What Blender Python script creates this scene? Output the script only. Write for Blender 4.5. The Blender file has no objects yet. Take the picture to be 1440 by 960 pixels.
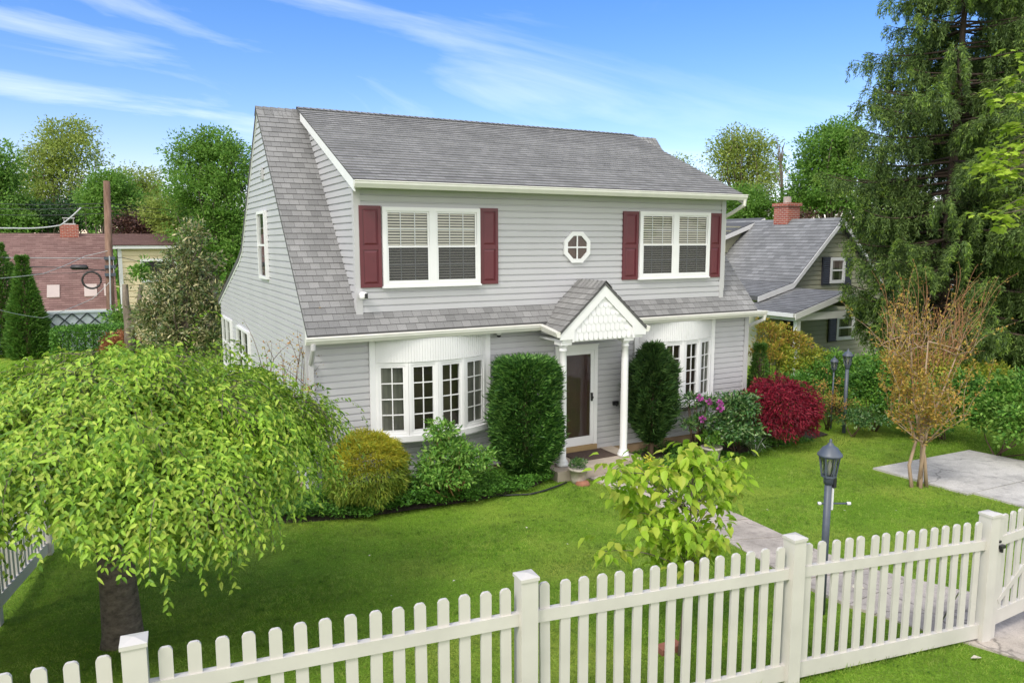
import bpy, math, random
import numpy as np
from mathutils import Vector, Matrix

rng = np.random.default_rng(11)
random.seed(5)
scene = bpy.context.scene
COL = scene.collection

# ------------------------------------------------------------------ camera frame (metres, house aligned: +X along the facade, +Y away)
F_PX = 1056.08
CAM = np.array([-2.73674533, -12.08382259, 4.0868601])
FW = np.array([0.46850152, 0.87372565, -0.13080447])
RT = np.array([0.88121097, -0.47272121, -0.00137581])
UP = np.array([0.06303613, 0.11462177, 0.99140723])

def ray(u, v):
    return FW * F_PX + RT * (u - 720) + UP * (480 - v)

def at(u, v, d):
    """world point seen at photo pixel (u, v) at depth d metres"""
    return CAM + ray(u, v) / F_PX * d

def on(u, v, axis, val):
    r = ray(u, v)
    return CAM + r * ((val - CAM[axis]) / r[axis])

def sm(a, b, t):
    t = np.clip((np.asarray(t, float) - a) / (b - a), 0, 1)
    return t * t * (3 - 2 * t)

def ter(X, Y):
    X = np.asarray(X, float); Y = np.asarray(Y, float)
    zf = np.interp(X, [-12, -2.7, -.3, 2.1, 4.5, 7, 12, 30], [.75, .6, .52, .42, .22, .05, -.1, -.2])
    zh = np.interp(X, [-12, 0, 3.9, 5.2, 10, 14, 30], [-.1, -.14, -.14, -.22, -.25, -.3, -.4])
    k = sm(-8.2, -1.0, Y)
    z = zf * (1 - k) + zh * k
    z = z - 1.2 * sm(22.5, 26.5, Y) * sm(6, 0, X)
    return z

def tz(x, y):
    return float(ter(x, y))

def gnd(u, v):
    r = ray(u, v) / F_PX
    t = 2.0
    while t < 200:
        p = CAM + r * t
        if p[2] < tz(p[0], p[1]):
            return p
        t += .02
    return None

# ------------------------------------------------------------------ materials
def mat_new(name):
    m = bpy.data.materials.new(name); m.use_nodes = True
    nt = m.node_tree
    b = nt.nodes['Principled BSDF']
    return m, nt, b

def N(nt, typ, **kw):
    n = nt.nodes.new(typ)
    for k, v in kw.items():
        setattr(n, k, v)
    return n

def ramp(nt, stops):
    r = N(nt, 'ShaderNodeValToRGB')
    e = r.color_ramp.elements
    while len(e) < len(stops):
        e.new(.5)
    for i, (p, c) in enumerate(stops):
        e[i].position = p
        e[i].color = (c[0], c[1], c[2], 1)
    return r

def plain(name, col, rough=.5, noise=.12, scale=6., bump=0., bscale=60., metal=0., spec=.5):
    """a paint-like surface with slight tone variation"""
    m, nt, b = mat_new(name)
    tc = N(nt, 'ShaderNodeTexCoord')
    nz = N(nt, 'ShaderNodeTexNoise'); nz.inputs['Scale'].default_value = scale; nz.inputs['Detail'].default_value = 6
    nt.links.new(tc.outputs['Object'], nz.inputs['Vector'])
    c = np.array(col)
    r = ramp(nt, [(.3, np.clip(c * (1 - noise), 0, 1)), (.7, np.clip(c * (1 + noise), 0, 1))])
    nt.links.new(nz.outputs['Fac'], r.inputs['Fac'])
    nt.links.new(r.outputs['Color'], b.inputs['Base Color'])
    b.inputs['Roughness'].default_value = rough
    b.inputs['Metallic'].default_value = metal
    b.inputs['Specular IOR Level'].default_value = spec
    if bump:
        n2 = N(nt, 'ShaderNodeTexNoise'); n2.inputs['Scale'].default_value = bscale; n2.inputs['Detail'].default_value = 5
        nt.links.new(tc.outputs['Object'], n2.inputs['Vector'])
        bp = N(nt, 'ShaderNodeBump'); bp.inputs['Strength'].default_value = bump; bp.inputs['Distance'].default_value = .02
        nt.links.new(n2.outputs['Fac'], bp.inputs['Height']); nt.links.new(bp.outputs['Normal'], b.inputs['Normal'])
    return m

def leafmat(name, cols, transl=.3, rough=.45, spec=.3, gain=1.7, patch=None):
    """cols: colours picked at random per leaf"""
    cols = [tuple(min(.6, x * gain) for x in c) for c in cols]
    m, nt, b = mat_new(name)
    g = N(nt, 'ShaderNodeNewGeometry')
    n = len(cols)
    r = ramp(nt, [((i + .5) / n, c) for i, c in enumerate(cols)])
    nt.links.new(g.outputs['Random Per Island'], r.inputs['Fac'])
    tc = N(nt, 'ShaderNodeTexCoord')
    nz = N(nt, 'ShaderNodeTexNoise'); nz.inputs['Scale'].default_value = 1.7; nz.inputs['Detail'].default_value = 3
    nt.links.new(tc.outputs['Object'], nz.inputs['Vector'])
    hs = N(nt, 'ShaderNodeHueSaturation')
    mr = N(nt, 'ShaderNodeMapRange'); mr.inputs[1].default_value = .3; mr.inputs[2].default_value = .7
    mr.inputs[3].default_value = .85; mr.inputs[4].default_value = 1.15
    nt.links.new(nz.outputs['Fac'], mr.inputs[0]); nt.links.new(mr.outputs[0], hs.inputs['Value'])
    src = r.outputs['Color']
    for pc, psc, pa in (patch or []):
        pn = N(nt, 'ShaderNodeTexNoise'); pn.inputs['Scale'].default_value = psc; pn.inputs['Detail'].default_value = 5; pn.inputs['Roughness'].default_value = .65
        nt.links.new(tc.outputs['Object'], pn.inputs['Vector'])
        pm = N(nt, 'ShaderNodeMapRange'); pm.inputs[1].default_value = .45; pm.inputs[2].default_value = .68; pm.inputs[4].default_value = pa
        nt.links.new(pn.outputs['Fac'], pm.inputs[0])
        px_ = N(nt, 'ShaderNodeMix', data_type='RGBA'); px_.inputs[7].default_value = (*pc, 1)
        nt.links.new(pm.outputs[0], px_.inputs[0]); nt.links.new(src, px_.inputs[6]); src = px_.outputs[2]
    nt.links.new(src, hs.inputs['Color'])
    nt.links.new(hs.outputs['Color'], b.inputs['Base Color'])
    b.inputs['Roughness'].default_value = rough
    b.inputs['Specular IOR Level'].default_value = spec
    tr = N(nt, 'ShaderNodeBsdfTranslucent')
    nt.links.new(hs.outputs['Color'], tr.inputs['Color'])
    mx = N(nt, 'ShaderNodeMixShader'); mx.inputs[0].default_value = transl
    out = nt.nodes['Material Output']
    nt.links.new(b.outputs[0], mx.inputs[1]); nt.links.new(tr.outputs[0], mx.inputs[2]); nt.links.new(mx.outputs[0], out.inputs['Surface'])
    return m

def glassmat(name, tint=(1, 1, 1), refl=.10, rough=.02):
    m, nt, b = mat_new(name)
    nt.nodes.remove(b)
    tr = N(nt, 'ShaderNodeBsdfTransparent'); tr.inputs['Color'].default_value = (*tint, 1)
    gl = N(nt, 'ShaderNodeBsdfGlossy'); gl.inputs['Roughness'].default_value = rough
    lw = N(nt, 'ShaderNodeLayerWeight'); lw.inputs['Blend'].default_value = .25
    ad = N(nt, 'ShaderNodeMath', operation='MULTIPLY_ADD'); ad.inputs[1].default_value = .5; ad.inputs[2].default_value = refl
    nt.links.new(lw.outputs['Fresnel'], ad.inputs[0])
    tc = N(nt, 'ShaderNodeTexCoord')
    nz = N(nt, 'ShaderNodeTexNoise'); nz.inputs['Scale'].default_value = 1.3
    nt.links.new(tc.outputs['Object'], nz.inputs['Vector'])
    bp = N(nt, 'ShaderNodeBump'); bp.inputs['Strength'].default_value = .12; bp.inputs['Distance'].default_value = .05
    nt.links.new(nz.outputs['Fac'], bp.inputs['Height']); nt.links.new(bp.outputs['Normal'], gl.inputs['Normal'])
    mx = N(nt, 'ShaderNodeMixShader')
    nt.links.new(ad.outputs[0], mx.inputs[0]); nt.links.new(tr.outputs[0], mx.inputs[1]); nt.links.new(gl.outputs[0], mx.inputs[2])
    nt.links.new(mx.outputs[0], nt.nodes['Material Output'].inputs['Surface'])
    return m

def shinglemat(name, c1, c2, c3, rowh=.135, bw=.17):
    """asphalt shingle tabs on UVs in metres (u along the course, v up the slope)"""
    m, nt, b = mat_new(name)
    uv = N(nt, 'ShaderNodeUVMap')
    br = N(nt, 'ShaderNodeTexBrick'); br.offset = .43; br.offset_frequency = 2
    br.inputs['Scale'].default_value = 1; br.inputs['Brick Width'].default_value = bw; br.inputs['Row Height'].default_value = rowh
    br.inputs['Mortar Size'].default_value = .004; br.inputs['Mortar Smooth'].default_value = .3; br.inputs['Bias'].default_value = 0
    br.inputs['Color1'].default_value = (0, 0, 0, 1); br.inputs['Color2'].default_value = (1, 1, 1, 1); br.inputs['Mortar'].default_value = (.0, .0, .0, 1)
    nt.links.new(uv.outputs[0], br.inputs['Vector'])
    # second random per tab
    r = ramp(nt, [(0., c1), (.5, c2), (1., c3)])
    nt.links.new(br.outputs['Color'], r.inputs['Fac'])
    nz = N(nt, 'ShaderNodeTexNoise'); nz.inputs['Scale'].default_value = 90; nz.inputs['Detail'].default_value = 4
    n2 = N(nt, 'ShaderNodeTexNoise'); n2.inputs['Scale'].default_value = .9; n2.inputs['Detail'].default_value = 4
    nt.links.new(uv.outputs[0], nz.inputs['Vector']); nt.links.new(uv.outputs[0], n2.inputs['Vector'])
    ma = N(nt, 'ShaderNodeMapRange'); ma.inputs[1].default_value = .25; ma.inputs[2].default_value = .75; ma.inputs[3].default_value = .6; ma.inputs[4].default_value = 1.4
    mb = N(nt, 'ShaderNodeMapRange'); mb.inputs[1].default_value = .3; mb.inputs[2].default_value = .7; mb.inputs[3].default_value = .85; mb.inputs[4].default_value = 1.15
    nt.links.new(nz.outputs['Fac'], ma.inputs[0]); nt.links.new(n2.outputs['Fac'], mb.inputs[0])
    mu = N(nt, 'ShaderNodeMath', operation='MULTIPLY'); nt.links.new(ma.outputs[0], mu.inputs[0]); nt.links.new(mb.outputs[0], mu.inputs[1])
    hs = N(nt, 'ShaderNodeHueSaturation'); nt.links.new(mu.outputs[0], hs.inputs['Value']); nt.links.new(r.outputs['Color'], hs.inputs['Color'])
    mo = N(nt, 'ShaderNodeMix', data_type='RGBA'); mo.inputs[7].default_value = (c1[0] * .6, c1[1] * .6, c1[2] * .6, 1)
    nt.links.new(br.outputs['Fac'], mo.inputs[0]); nt.links.new(hs.outputs['Color'], mo.inputs[6])
    nt.links.new(mo.outputs[2], b.inputs['Base Color'])
    b.inputs['Roughness'].default_value = .9; b.inputs['Specular IOR Level'].default_value = .2
    bp = N(nt, 'ShaderNodeBump'); bp.inputs['Strength'].default_value = .5; bp.inputs['Distance'].default_value = .006
    nt.links.new(nz.outputs['Fac'], bp.inputs['Height']); nt.links.new(bp.outputs['Normal'], b.inputs['Normal'])
    return m

def brickmat(name, c1, c2, mortar, scale=1.):
    m, nt, b = mat_new(name)
    uv = N(nt, 'ShaderNodeUVMap')
    br = N(nt, 'ShaderNodeTexBrick'); br.inputs['Scale'].default_value = 1
    br.inputs['Brick Width'].default_value = .22 * scale; br.inputs['Row Height'].default_value = .075 * scale; br.inputs['Mortar Size'].default_value = .008 * scale
    br.inputs['Color1'].default_value = (*c1, 1); br.inputs['Color2'].default_value = (*c2, 1); br.inputs['Mortar'].default_value = (*mortar, 1)
    nt.links.new(uv.outputs[0], br.inputs['Vector']); nt.links.new(br.outputs['Color'], b.inputs['Base Color'])
    b.inputs['Roughness'].default_value = .9
    return m

def barkmat(name, c1, c2, scale=9., zs=.25):
    m, nt, b = mat_new(name)
    tc = N(nt, 'ShaderNodeTexCoord'); mp = N(nt, 'ShaderNodeMapping'); mp.inputs['Scale'].default_value = (1, 1, zs)
    nz = N(nt, 'ShaderNodeTexNoise'); nz.inputs['Scale'].default_value = scale; nz.inputs['Detail'].default_value = 8; nz.inputs['Roughness'].default_value = .7
    nt.links.new(tc.outputs['Object'], mp.inputs[0]); nt.links.new(mp.outputs[0], nz.inputs['Vector'])
    r = ramp(nt, [(.35, c1), (.65, c2)]); nt.links.new(nz.outputs['Fac'], r.inputs['Fac']); nt.links.new(r.outputs[0], b.inputs['Base Color'])
    bp = N(nt, 'ShaderNodeBump'); bp.inputs['Strength'].default_value = .8; bp.inputs['Distance'].default_value = .03
    nt.links.new(nz.outputs['Fac'], bp.inputs['Height']); nt.links.new(bp.outputs['Normal'], b.inputs['Normal'])
    b.inputs['Roughness'].default_value = .9
    return m

M = {}
M['siding'] = plain('grey_vinyl', (.49, .487, .508), .45, .035, 1.1)
M['sidetrim'] = plain('grey_trim', (.49, .485, .495), .45, .03, 2.)
M['white'] = plain('white_paint', (.78, .78, .79), .4, .03, 3.)
M['gutter'] = plain('white_aluminium', (.72, .71, .66), .35, .05, 4.)
M['soffit'] = plain('soffit_vinyl', (.55, .54, .5), .5, .04, 3.)
M['maroon'] = plain('maroon_shutter', (.115, .019, .028), .4, .08, 5.)
M['fence'] = plain('fence_vinyl', (.56, .535, .50), .45, .07, 3.)
M['roof'] = shinglemat('grey_shingle', (.185, .184, .186), (.222, .221, .223), (.265, .263, .264))
M['roof2'] = shinglemat('grey_shingle_far', (.175, .178, .183), (.215, .218, .223), (.26, .263, .27), .17, .3)
M['redroof'] = shinglemat('red_shingle', (.18, .108, .098), (.215, .13, .118), (.25, .158, .142), .16, .3)
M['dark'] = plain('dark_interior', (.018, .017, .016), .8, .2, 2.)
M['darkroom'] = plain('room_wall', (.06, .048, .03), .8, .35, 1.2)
M['curtain'] = plain('curtain_cloth', (.2, .2, .17), .9, .15, 3.)
M['blind'] = plain('blind_slat', (.72, .68, .56), .5, .03, 3.)
M['glass'] = glassmat('window_glass', (.9, .92, .92), .035)
M['screen'] = plain('insect_screen', (.05, .05, .055), .7, .1, 4.)
M['found'] = plain('foundation_tan', (.36, .25, .15), .9, .15, 3., .3, 40)
def concmat(name, col, sc):
    m, nt, b = mat_new(name); c = np.array(col)
    tc = N(nt, 'ShaderNodeTexCoord'); cur = None
    for s_, lo, hi, a in ((sc, .42, .62, .22), (sc * 7, .5, .7, .22), (sc * 60, .35, .65, .2)):
        nz = N(nt, 'ShaderNodeTexNoise'); nz.inputs['Scale'].default_value = s_; nz.inputs['Detail'].default_value = 8; nz.inputs['Roughness'].default_value = .65
        nt.links.new(tc.outputs['Object'], nz.inputs['Vector'])
        mr = N(nt, 'ShaderNodeMapRange'); mr.inputs[1].default_value = lo; mr.inputs[2].default_value = hi; mr.inputs[3].default_value = 1 + a * .4; mr.inputs[4].default_value = 1 - a
        nt.links.new(nz.outputs['Fac'], mr.inputs[0])
        if cur is None: cur = mr.outputs[0]
        else:
            mm = N(nt, 'ShaderNodeMath', operation='MULTIPLY'); nt.links.new(cur, mm.inputs[0]); nt.links.new(mr.outputs[0], mm.inputs[1]); cur = mm.outputs[0]
    vo = N(nt, 'ShaderNodeTexVoronoi'); vo.feature = 'DISTANCE_TO_EDGE'; vo.inputs['Scale'].default_value = .42
    wn = N(nt, 'ShaderNodeTexNoise'); wn.inputs['Scale'].default_value = 2.2; wn.inputs['Detail'].default_value = 6; va = N(nt, 'ShaderNodeVectorMath', operation='MULTIPLY_ADD'); va.inputs[1].default_value = (.5, .5, .5)
    nt.links.new(tc.outputs['Object'], wn.inputs['Vector']); nt.links.new(wn.outputs['Color'], va.inputs[0]); nt.links.new(tc.outputs['Object'], va.inputs[2]); nt.links.new(va.outputs[0], vo.inputs['Vector'])
    ck = N(nt, 'ShaderNodeMapRange'); ck.inputs[1].default_value = .002; ck.inputs[2].default_value = .007; ck.inputs[3].default_value = .55; ck.inputs[4].default_value = 1
    nt.links.new(vo.outputs['Distance'], ck.inputs[0]); mm = N(nt, 'ShaderNodeMath', operation='MULTIPLY'); nt.links.new(cur, mm.inputs[0]); nt.links.new(ck.outputs[0], mm.inputs[1])
    hs = N(nt, 'ShaderNodeHueSaturation'); hs.inputs['Color'].default_value = (*col, 1); nt.links.new(mm.outputs[0], hs.inputs['Value']); nt.links.new(hs.outputs[0], b.inputs['Base Color'])
    b.inputs['Roughness'].default_value = .92
    return m
M['conc'] = concmat('concrete', (.44, .39, .345), 1.3)
M['pad'] = concmat('concrete_pad', (.50, .48, .455), .7)
M['stoop'] = plain('stoop_concrete', (.40, .34, .28), .9, .12, 4., .25, 60)
M['blackmetal'] = plain('lamp_paint', (.075, .09, .12), .45, .15, 9.)
M['lampglass'] = glassmat('lamp_glass', (.85, .85, .82), .12, .15)
M['bulb'] = plain('bulb_white', (.8, .78, .7), .4, .02, 3.)
M['black'] = plain('black_plastic', (.02, .02, .022), .4, .1, 3.)
M['mat'] = plain('doormat_fibre', (.075, .05, .04), .95, .25, 30.)
M['doorwood'] = plain('door_maroon', (.04, .013, .013), .35, .25, 3.)
M['brass'] = plain('brass', (.5, .36, .14), .3, .05, 3., metal=1.)
M['terra'] = plain('terracotta', (.30, .13, .08), .85, .15, 12.)
M['potgrey'] = plain('cast_stone', (.42, .38, .34), .9, .2, 14., .3, 40)
M['olive'] = plain('olive_siding', (.42, .415, .30), .6, .05, 1.5)
M['beige'] = plain('beige_siding', (.70, .60, .40), .6, .05, 1.5)
M['blackshutter'] = plain('charcoal_shutter', (.035, .035, .05), .5, .1, 4.)
M['brick'] = brickmat('red_brick', (.38, .09, .055), (.27, .06, .045), (.42, .36, .31), 1.0)
M['pole'] = barkmat('pole_wood', (.11, .06, .04), (.25, .155, .11), 7., .12)
M['bark'] = barkmat('cherry_bark', (.075, .062, .05), (.23, .185, .145), 12., 1.6)
M['barkgrey'] = barkmat('grey_bark', (.10, .08, .06), (.22, .18, .14), 9., .3)
M['barktan'] = barkmat('smooth_tan_bark', (.26, .17, .11), (.42, .31, .22), 7., .2)
M['barkred'] = barkmat('reddish_bark', (.04, .028, .022), (.09, .06, .045), 6., .2)
M['twig'] = barkmat('orange_twig', (.25, .11, .05), (.40, .22, .11), 10., .3)
M['twigbrown'] = barkmat('brown_twig', (.10, .06, .04), (.2, .13, .09), 10., .3)
M['wire'] = plain('wire_black', (.03, .03, .03), .6, .05, 3.)
M['wirelight'] = plain('wire_grey', (.42, .43, .44), .5, .05, 3.)
M['lattice'] = plain('lattice_paint', (.03, .045, .055), .6, .1, 3.)
M['palepanel'] = plain('pale_panel', (.50, .57, .62), .5, .06, 2.)
M['mulch'] = plain('mulch', (.045, .035, .022), .95, .4, 14., .8, 30)
M['metalgrey'] = plain('patio_metal', (.06, .06, .06), .5, .1, 3.)
M['tabletop'] = plain('table_glass', (.45, .5, .52), .2, .05, 3.)
M['asphalt'] = plain('asphalt', (.17, .165, .17), .9, .12, 2.)
M['brickred'] = plain('loose_brick', (.26, .1, .07), .9, .2, 12.)
M['paperwhite'] = plain('pale_leaf_litter', (.6, .55, .45), .8, .1, 12.)
# foliage
M['l_cherry'] = leafmat('cherry_leaf', [(.07, .15, .014), (.11, .21, .02), (.16, .28, .025), (.21, .34, .032), (.26, .39, .04), (.31, .41, .055), (.18, .31, .03), (.30, .36, .06)], .36, .42, .35, gain=1.5)
M['l_box'] = leafmat('arborvitae_leaf', [(.014, .045, .010), (.03, .085, .016), (.05, .125, .02), (.10, .20, .04)], .18)
M['l_jun'] = leafmat('juniper_leaf', [(.016, .04, .012), (.028, .065, .018), (.04, .085, .02), (.055, .10, .025)], .15)
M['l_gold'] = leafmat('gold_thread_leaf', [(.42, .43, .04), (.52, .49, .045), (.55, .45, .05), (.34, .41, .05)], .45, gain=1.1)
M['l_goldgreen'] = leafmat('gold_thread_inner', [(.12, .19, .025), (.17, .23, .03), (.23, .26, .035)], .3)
M['l_bright'] = leafmat('bright_shrub_leaf', [(.05, .13, .02), (.08, .18, .025), (.12, .23, .035), (.15, .25, .05)], .3)
M['l_cover'] = leafmat('ground_cover_leaf', [(.035, .10, .014), (.06, .15, .02), (.09, .20, .025), (.05, .12, .02)], .25)
M['l_camel'] = leafmat('glossy_leaf', [(.02, .06, .015), (.03, .085, .02), (.05, .11, .025), (.10, .15, .05)], .12, .3, .6)
M['l_red'] = leafmat('red_maple_leaf', [(.16, .009, .025), (.26, .015, .036), (.36, .028, .055), (.09, .009, .02)], .35, gain=1.15)
M['l_dog'] = leafmat('chartreuse_leaf', [(.28, .47, .035), (.34, .53, .04), (.42, .58, .06), (.48, .54, .08)], .5, gain=1.05)
M['l_myrtle'] = leafmat('bronze_leaf', [(.20, .15, .03), (.27, .14, .03), (.16, .17, .03), (.30, .20, .04)], .35)
M['l_hedge'] = leafmat('hedge_leaf', [(.03, .085, .014), (.05, .13, .02), (.075, .17, .025), (.10, .21, .03)], .25)
M['l_yellowgreen'] = leafmat('yellow_green_leaf', [(.15, .19, .02), (.22, .25, .03), (.28, .26, .035), (.10, .16, .02)], .3)
M['l_copper'] = leafmat('coppery_leaf', [(.20, .12, .03), (.28, .18, .035), (.16, .16, .03), (.30, .13, .04)], .3)
M['l_goldcopper'] = leafmat('golden_copper_leaf', [(.17, .20, .03), (.24, .24, .035), (.30, .24, .04), (.28, .17, .04)], .3)
M['l_spruce'] = leafmat('spruce_needle', [(.04, .07, .02), (.06, .10, .028), (.085, .135, .036), (.12, .175, .045)], .28)
M['l_sprucetip'] = leafmat('spruce_new_growth', [(.08, .14, .022), (.11, .18, .026), (.15, .215, .035)], .3)
M['l_tree'] = leafmat('tree_leaf', [(.075, .155, .026), (.09, .18, .03), (.11, .205, .035), (.13, .225, .04)], .45)
M['l_treey'] = leafmat('spring_tree_leaf', [(.145, .195, .04), (.17, .22, .045), (.195, .245, .05), (.22, .255, .065)], .45)
M['l_tred'] = leafmat('dark_red_tree_leaf', [(.04, .02, .018), (.06, .028, .022), (.085, .045, .03)], .2)
M['l_dark'] = leafmat('dark_tree_leaf', [(.015, .04, .012), (.025, .06, .016), (.035, .075, .02)], .2)
M['l_holly'] = leafmat('magnolia_leaf', [(.05, .085, .025), (.08, .11, .03), (.17, .17, .075), (.26, .23, .11), (.05, .08, .022)], .15, .3, .6)
M['l_maple'] = leafmat('maple_leaf', [(.16, .24, .02), (.22, .31, .03), (.27, .35, .05)], .4)
M['l_arb'] = leafmat('far_arborvitae_leaf', [(.03, .075, .012), (.045, .10, .016), (.07, .13, .022)], .2, gain=2.2)
M['l_brown'] = leafmat('rusty_leaf', [(.19, .075, .03), (.25, .11, .05), (.15, .06, .03)], .2)
M['petal'] = leafmat('magenta_petal', [(.42, .06, .33), (.55, .10, .45), (.50, .16, .42)], .3, gain=1.)
M['l_strap'] = leafmat('strap_leaf', [(.06, .12, .03), (.10, .16, .05), (.45, .45, .35)], .25)
M['l_yellow'] = leafmat('yellow_leaf', [(.50, .36, .03), (.42, .34, .04), (.30, .30, .03)], .3)
M['l_grass'] = leafmat('grass_blade', [(.065, .15, .012), (.10, .20, .018), (.15, .25, .025), (.23, .27, .05)], .5, .5, .25, 1.95, [((.38, .56, .09), .5, .9), ((.54, .54, .17), 2.6, .5), ((.09, .22, .03), 1.3, .75), ((.035, .10, .012), 7.0, .8), ((.46, .58, .13), 12.0, .55)])

def lawnmat():
    m, nt, b = mat_new('lawn_soil_grass')
    tc = N(nt, 'ShaderNodeTexCoord')
    nz = N(nt, 'ShaderNodeTexNoise'); nz.inputs['Scale'].default_value = .55; nz.inputs['Detail'].default_value = 6
    n2 = N(nt, 'ShaderNodeTexNoise'); n2.inputs['Scale'].default_value = 38; n2.inputs['Detail'].default_value = 6; n2.inputs['Roughness'].default_value = .7
    nt.links.new(tc.outputs['Object'], nz.inputs['Vector']); nt.links.new(tc.outputs['Object'], n2.inputs['Vector'])
    r = ramp(nt, [(.3, (.13, .26, .02)), (.5, (.19, .33, .032)), (.7, (.31, .39, .06))])
    nt.links.new(nz.outputs['Fac'], r.inputs['Fac'])
    hs = N(nt, 'ShaderNodeHueSaturation'); nt.links.new(r.outputs[0], hs.inputs['Color'])
    mr = N(nt, 'ShaderNodeMapRange'); mr.inputs[1].default_value = .3; mr.inputs[2].default_value = .7; mr.inputs[3].default_value = .55; mr.inputs[4].default_value = 1.35
    nt.links.new(n2.outputs['Fac'], mr.inputs[0]); nt.links.new(mr.outputs[0], hs.inputs['Value'])
    nt.links.new(hs.outputs[0], b.inputs['Base Color'])
    b.inputs['Roughness'].default_value = .95; b.inputs['Specular IOR Level'].default_value = .1
    bp = N(nt, 'ShaderNodeBump'); bp.inputs['Strength'].default_value = .9; bp.inputs['Distance'].default_value = .04
    nt.links.new(n2.outputs['Fac'], bp.inputs['Height']); nt.links.new(bp.outputs['Normal'], b.inputs['Normal'])
    return m
M['lawn'] = lawnmat()

# ------------------------------------------------------------------ object helpers
def tag(o, label=None, cat=None, group=None, kind=None):
    if label: o['label'] = label
    if cat: o['category'] = cat
    if group: o['group'] = group
    if kind: o['kind'] = kind
    return o

def thing(name, label, cat, loc=(0, 0, 0), group=None, rz=0.):
    o = bpy.data.objects.new(name, None); COL.objects.link(o)
    o.location = tuple(float(a) for a in loc); o.rotation_euler = (0, 0, rz); o.empty_display_size = .2
    return tag(o, label, cat, group)

def adopt(o, parent, local=False):
    """world-coordinate mesh under a thing whose parents carry only translations"""
    if parent is not None:
        o.parent = parent
        if not local:
            t = Vector((0, 0, 0)); p = parent
            while p is not None:
                t += p.location; p = p.parent
            o.location = -t
    return o

def dup(src, parent, loc=None):
    c = src.copy(); COL.objects.link(c); c.parent = parent
    if loc is not None: c.location = loc
    for ch in src.children:
        d = ch.copy(); COL.objects.link(d); d.parent = c
    return c

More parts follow.
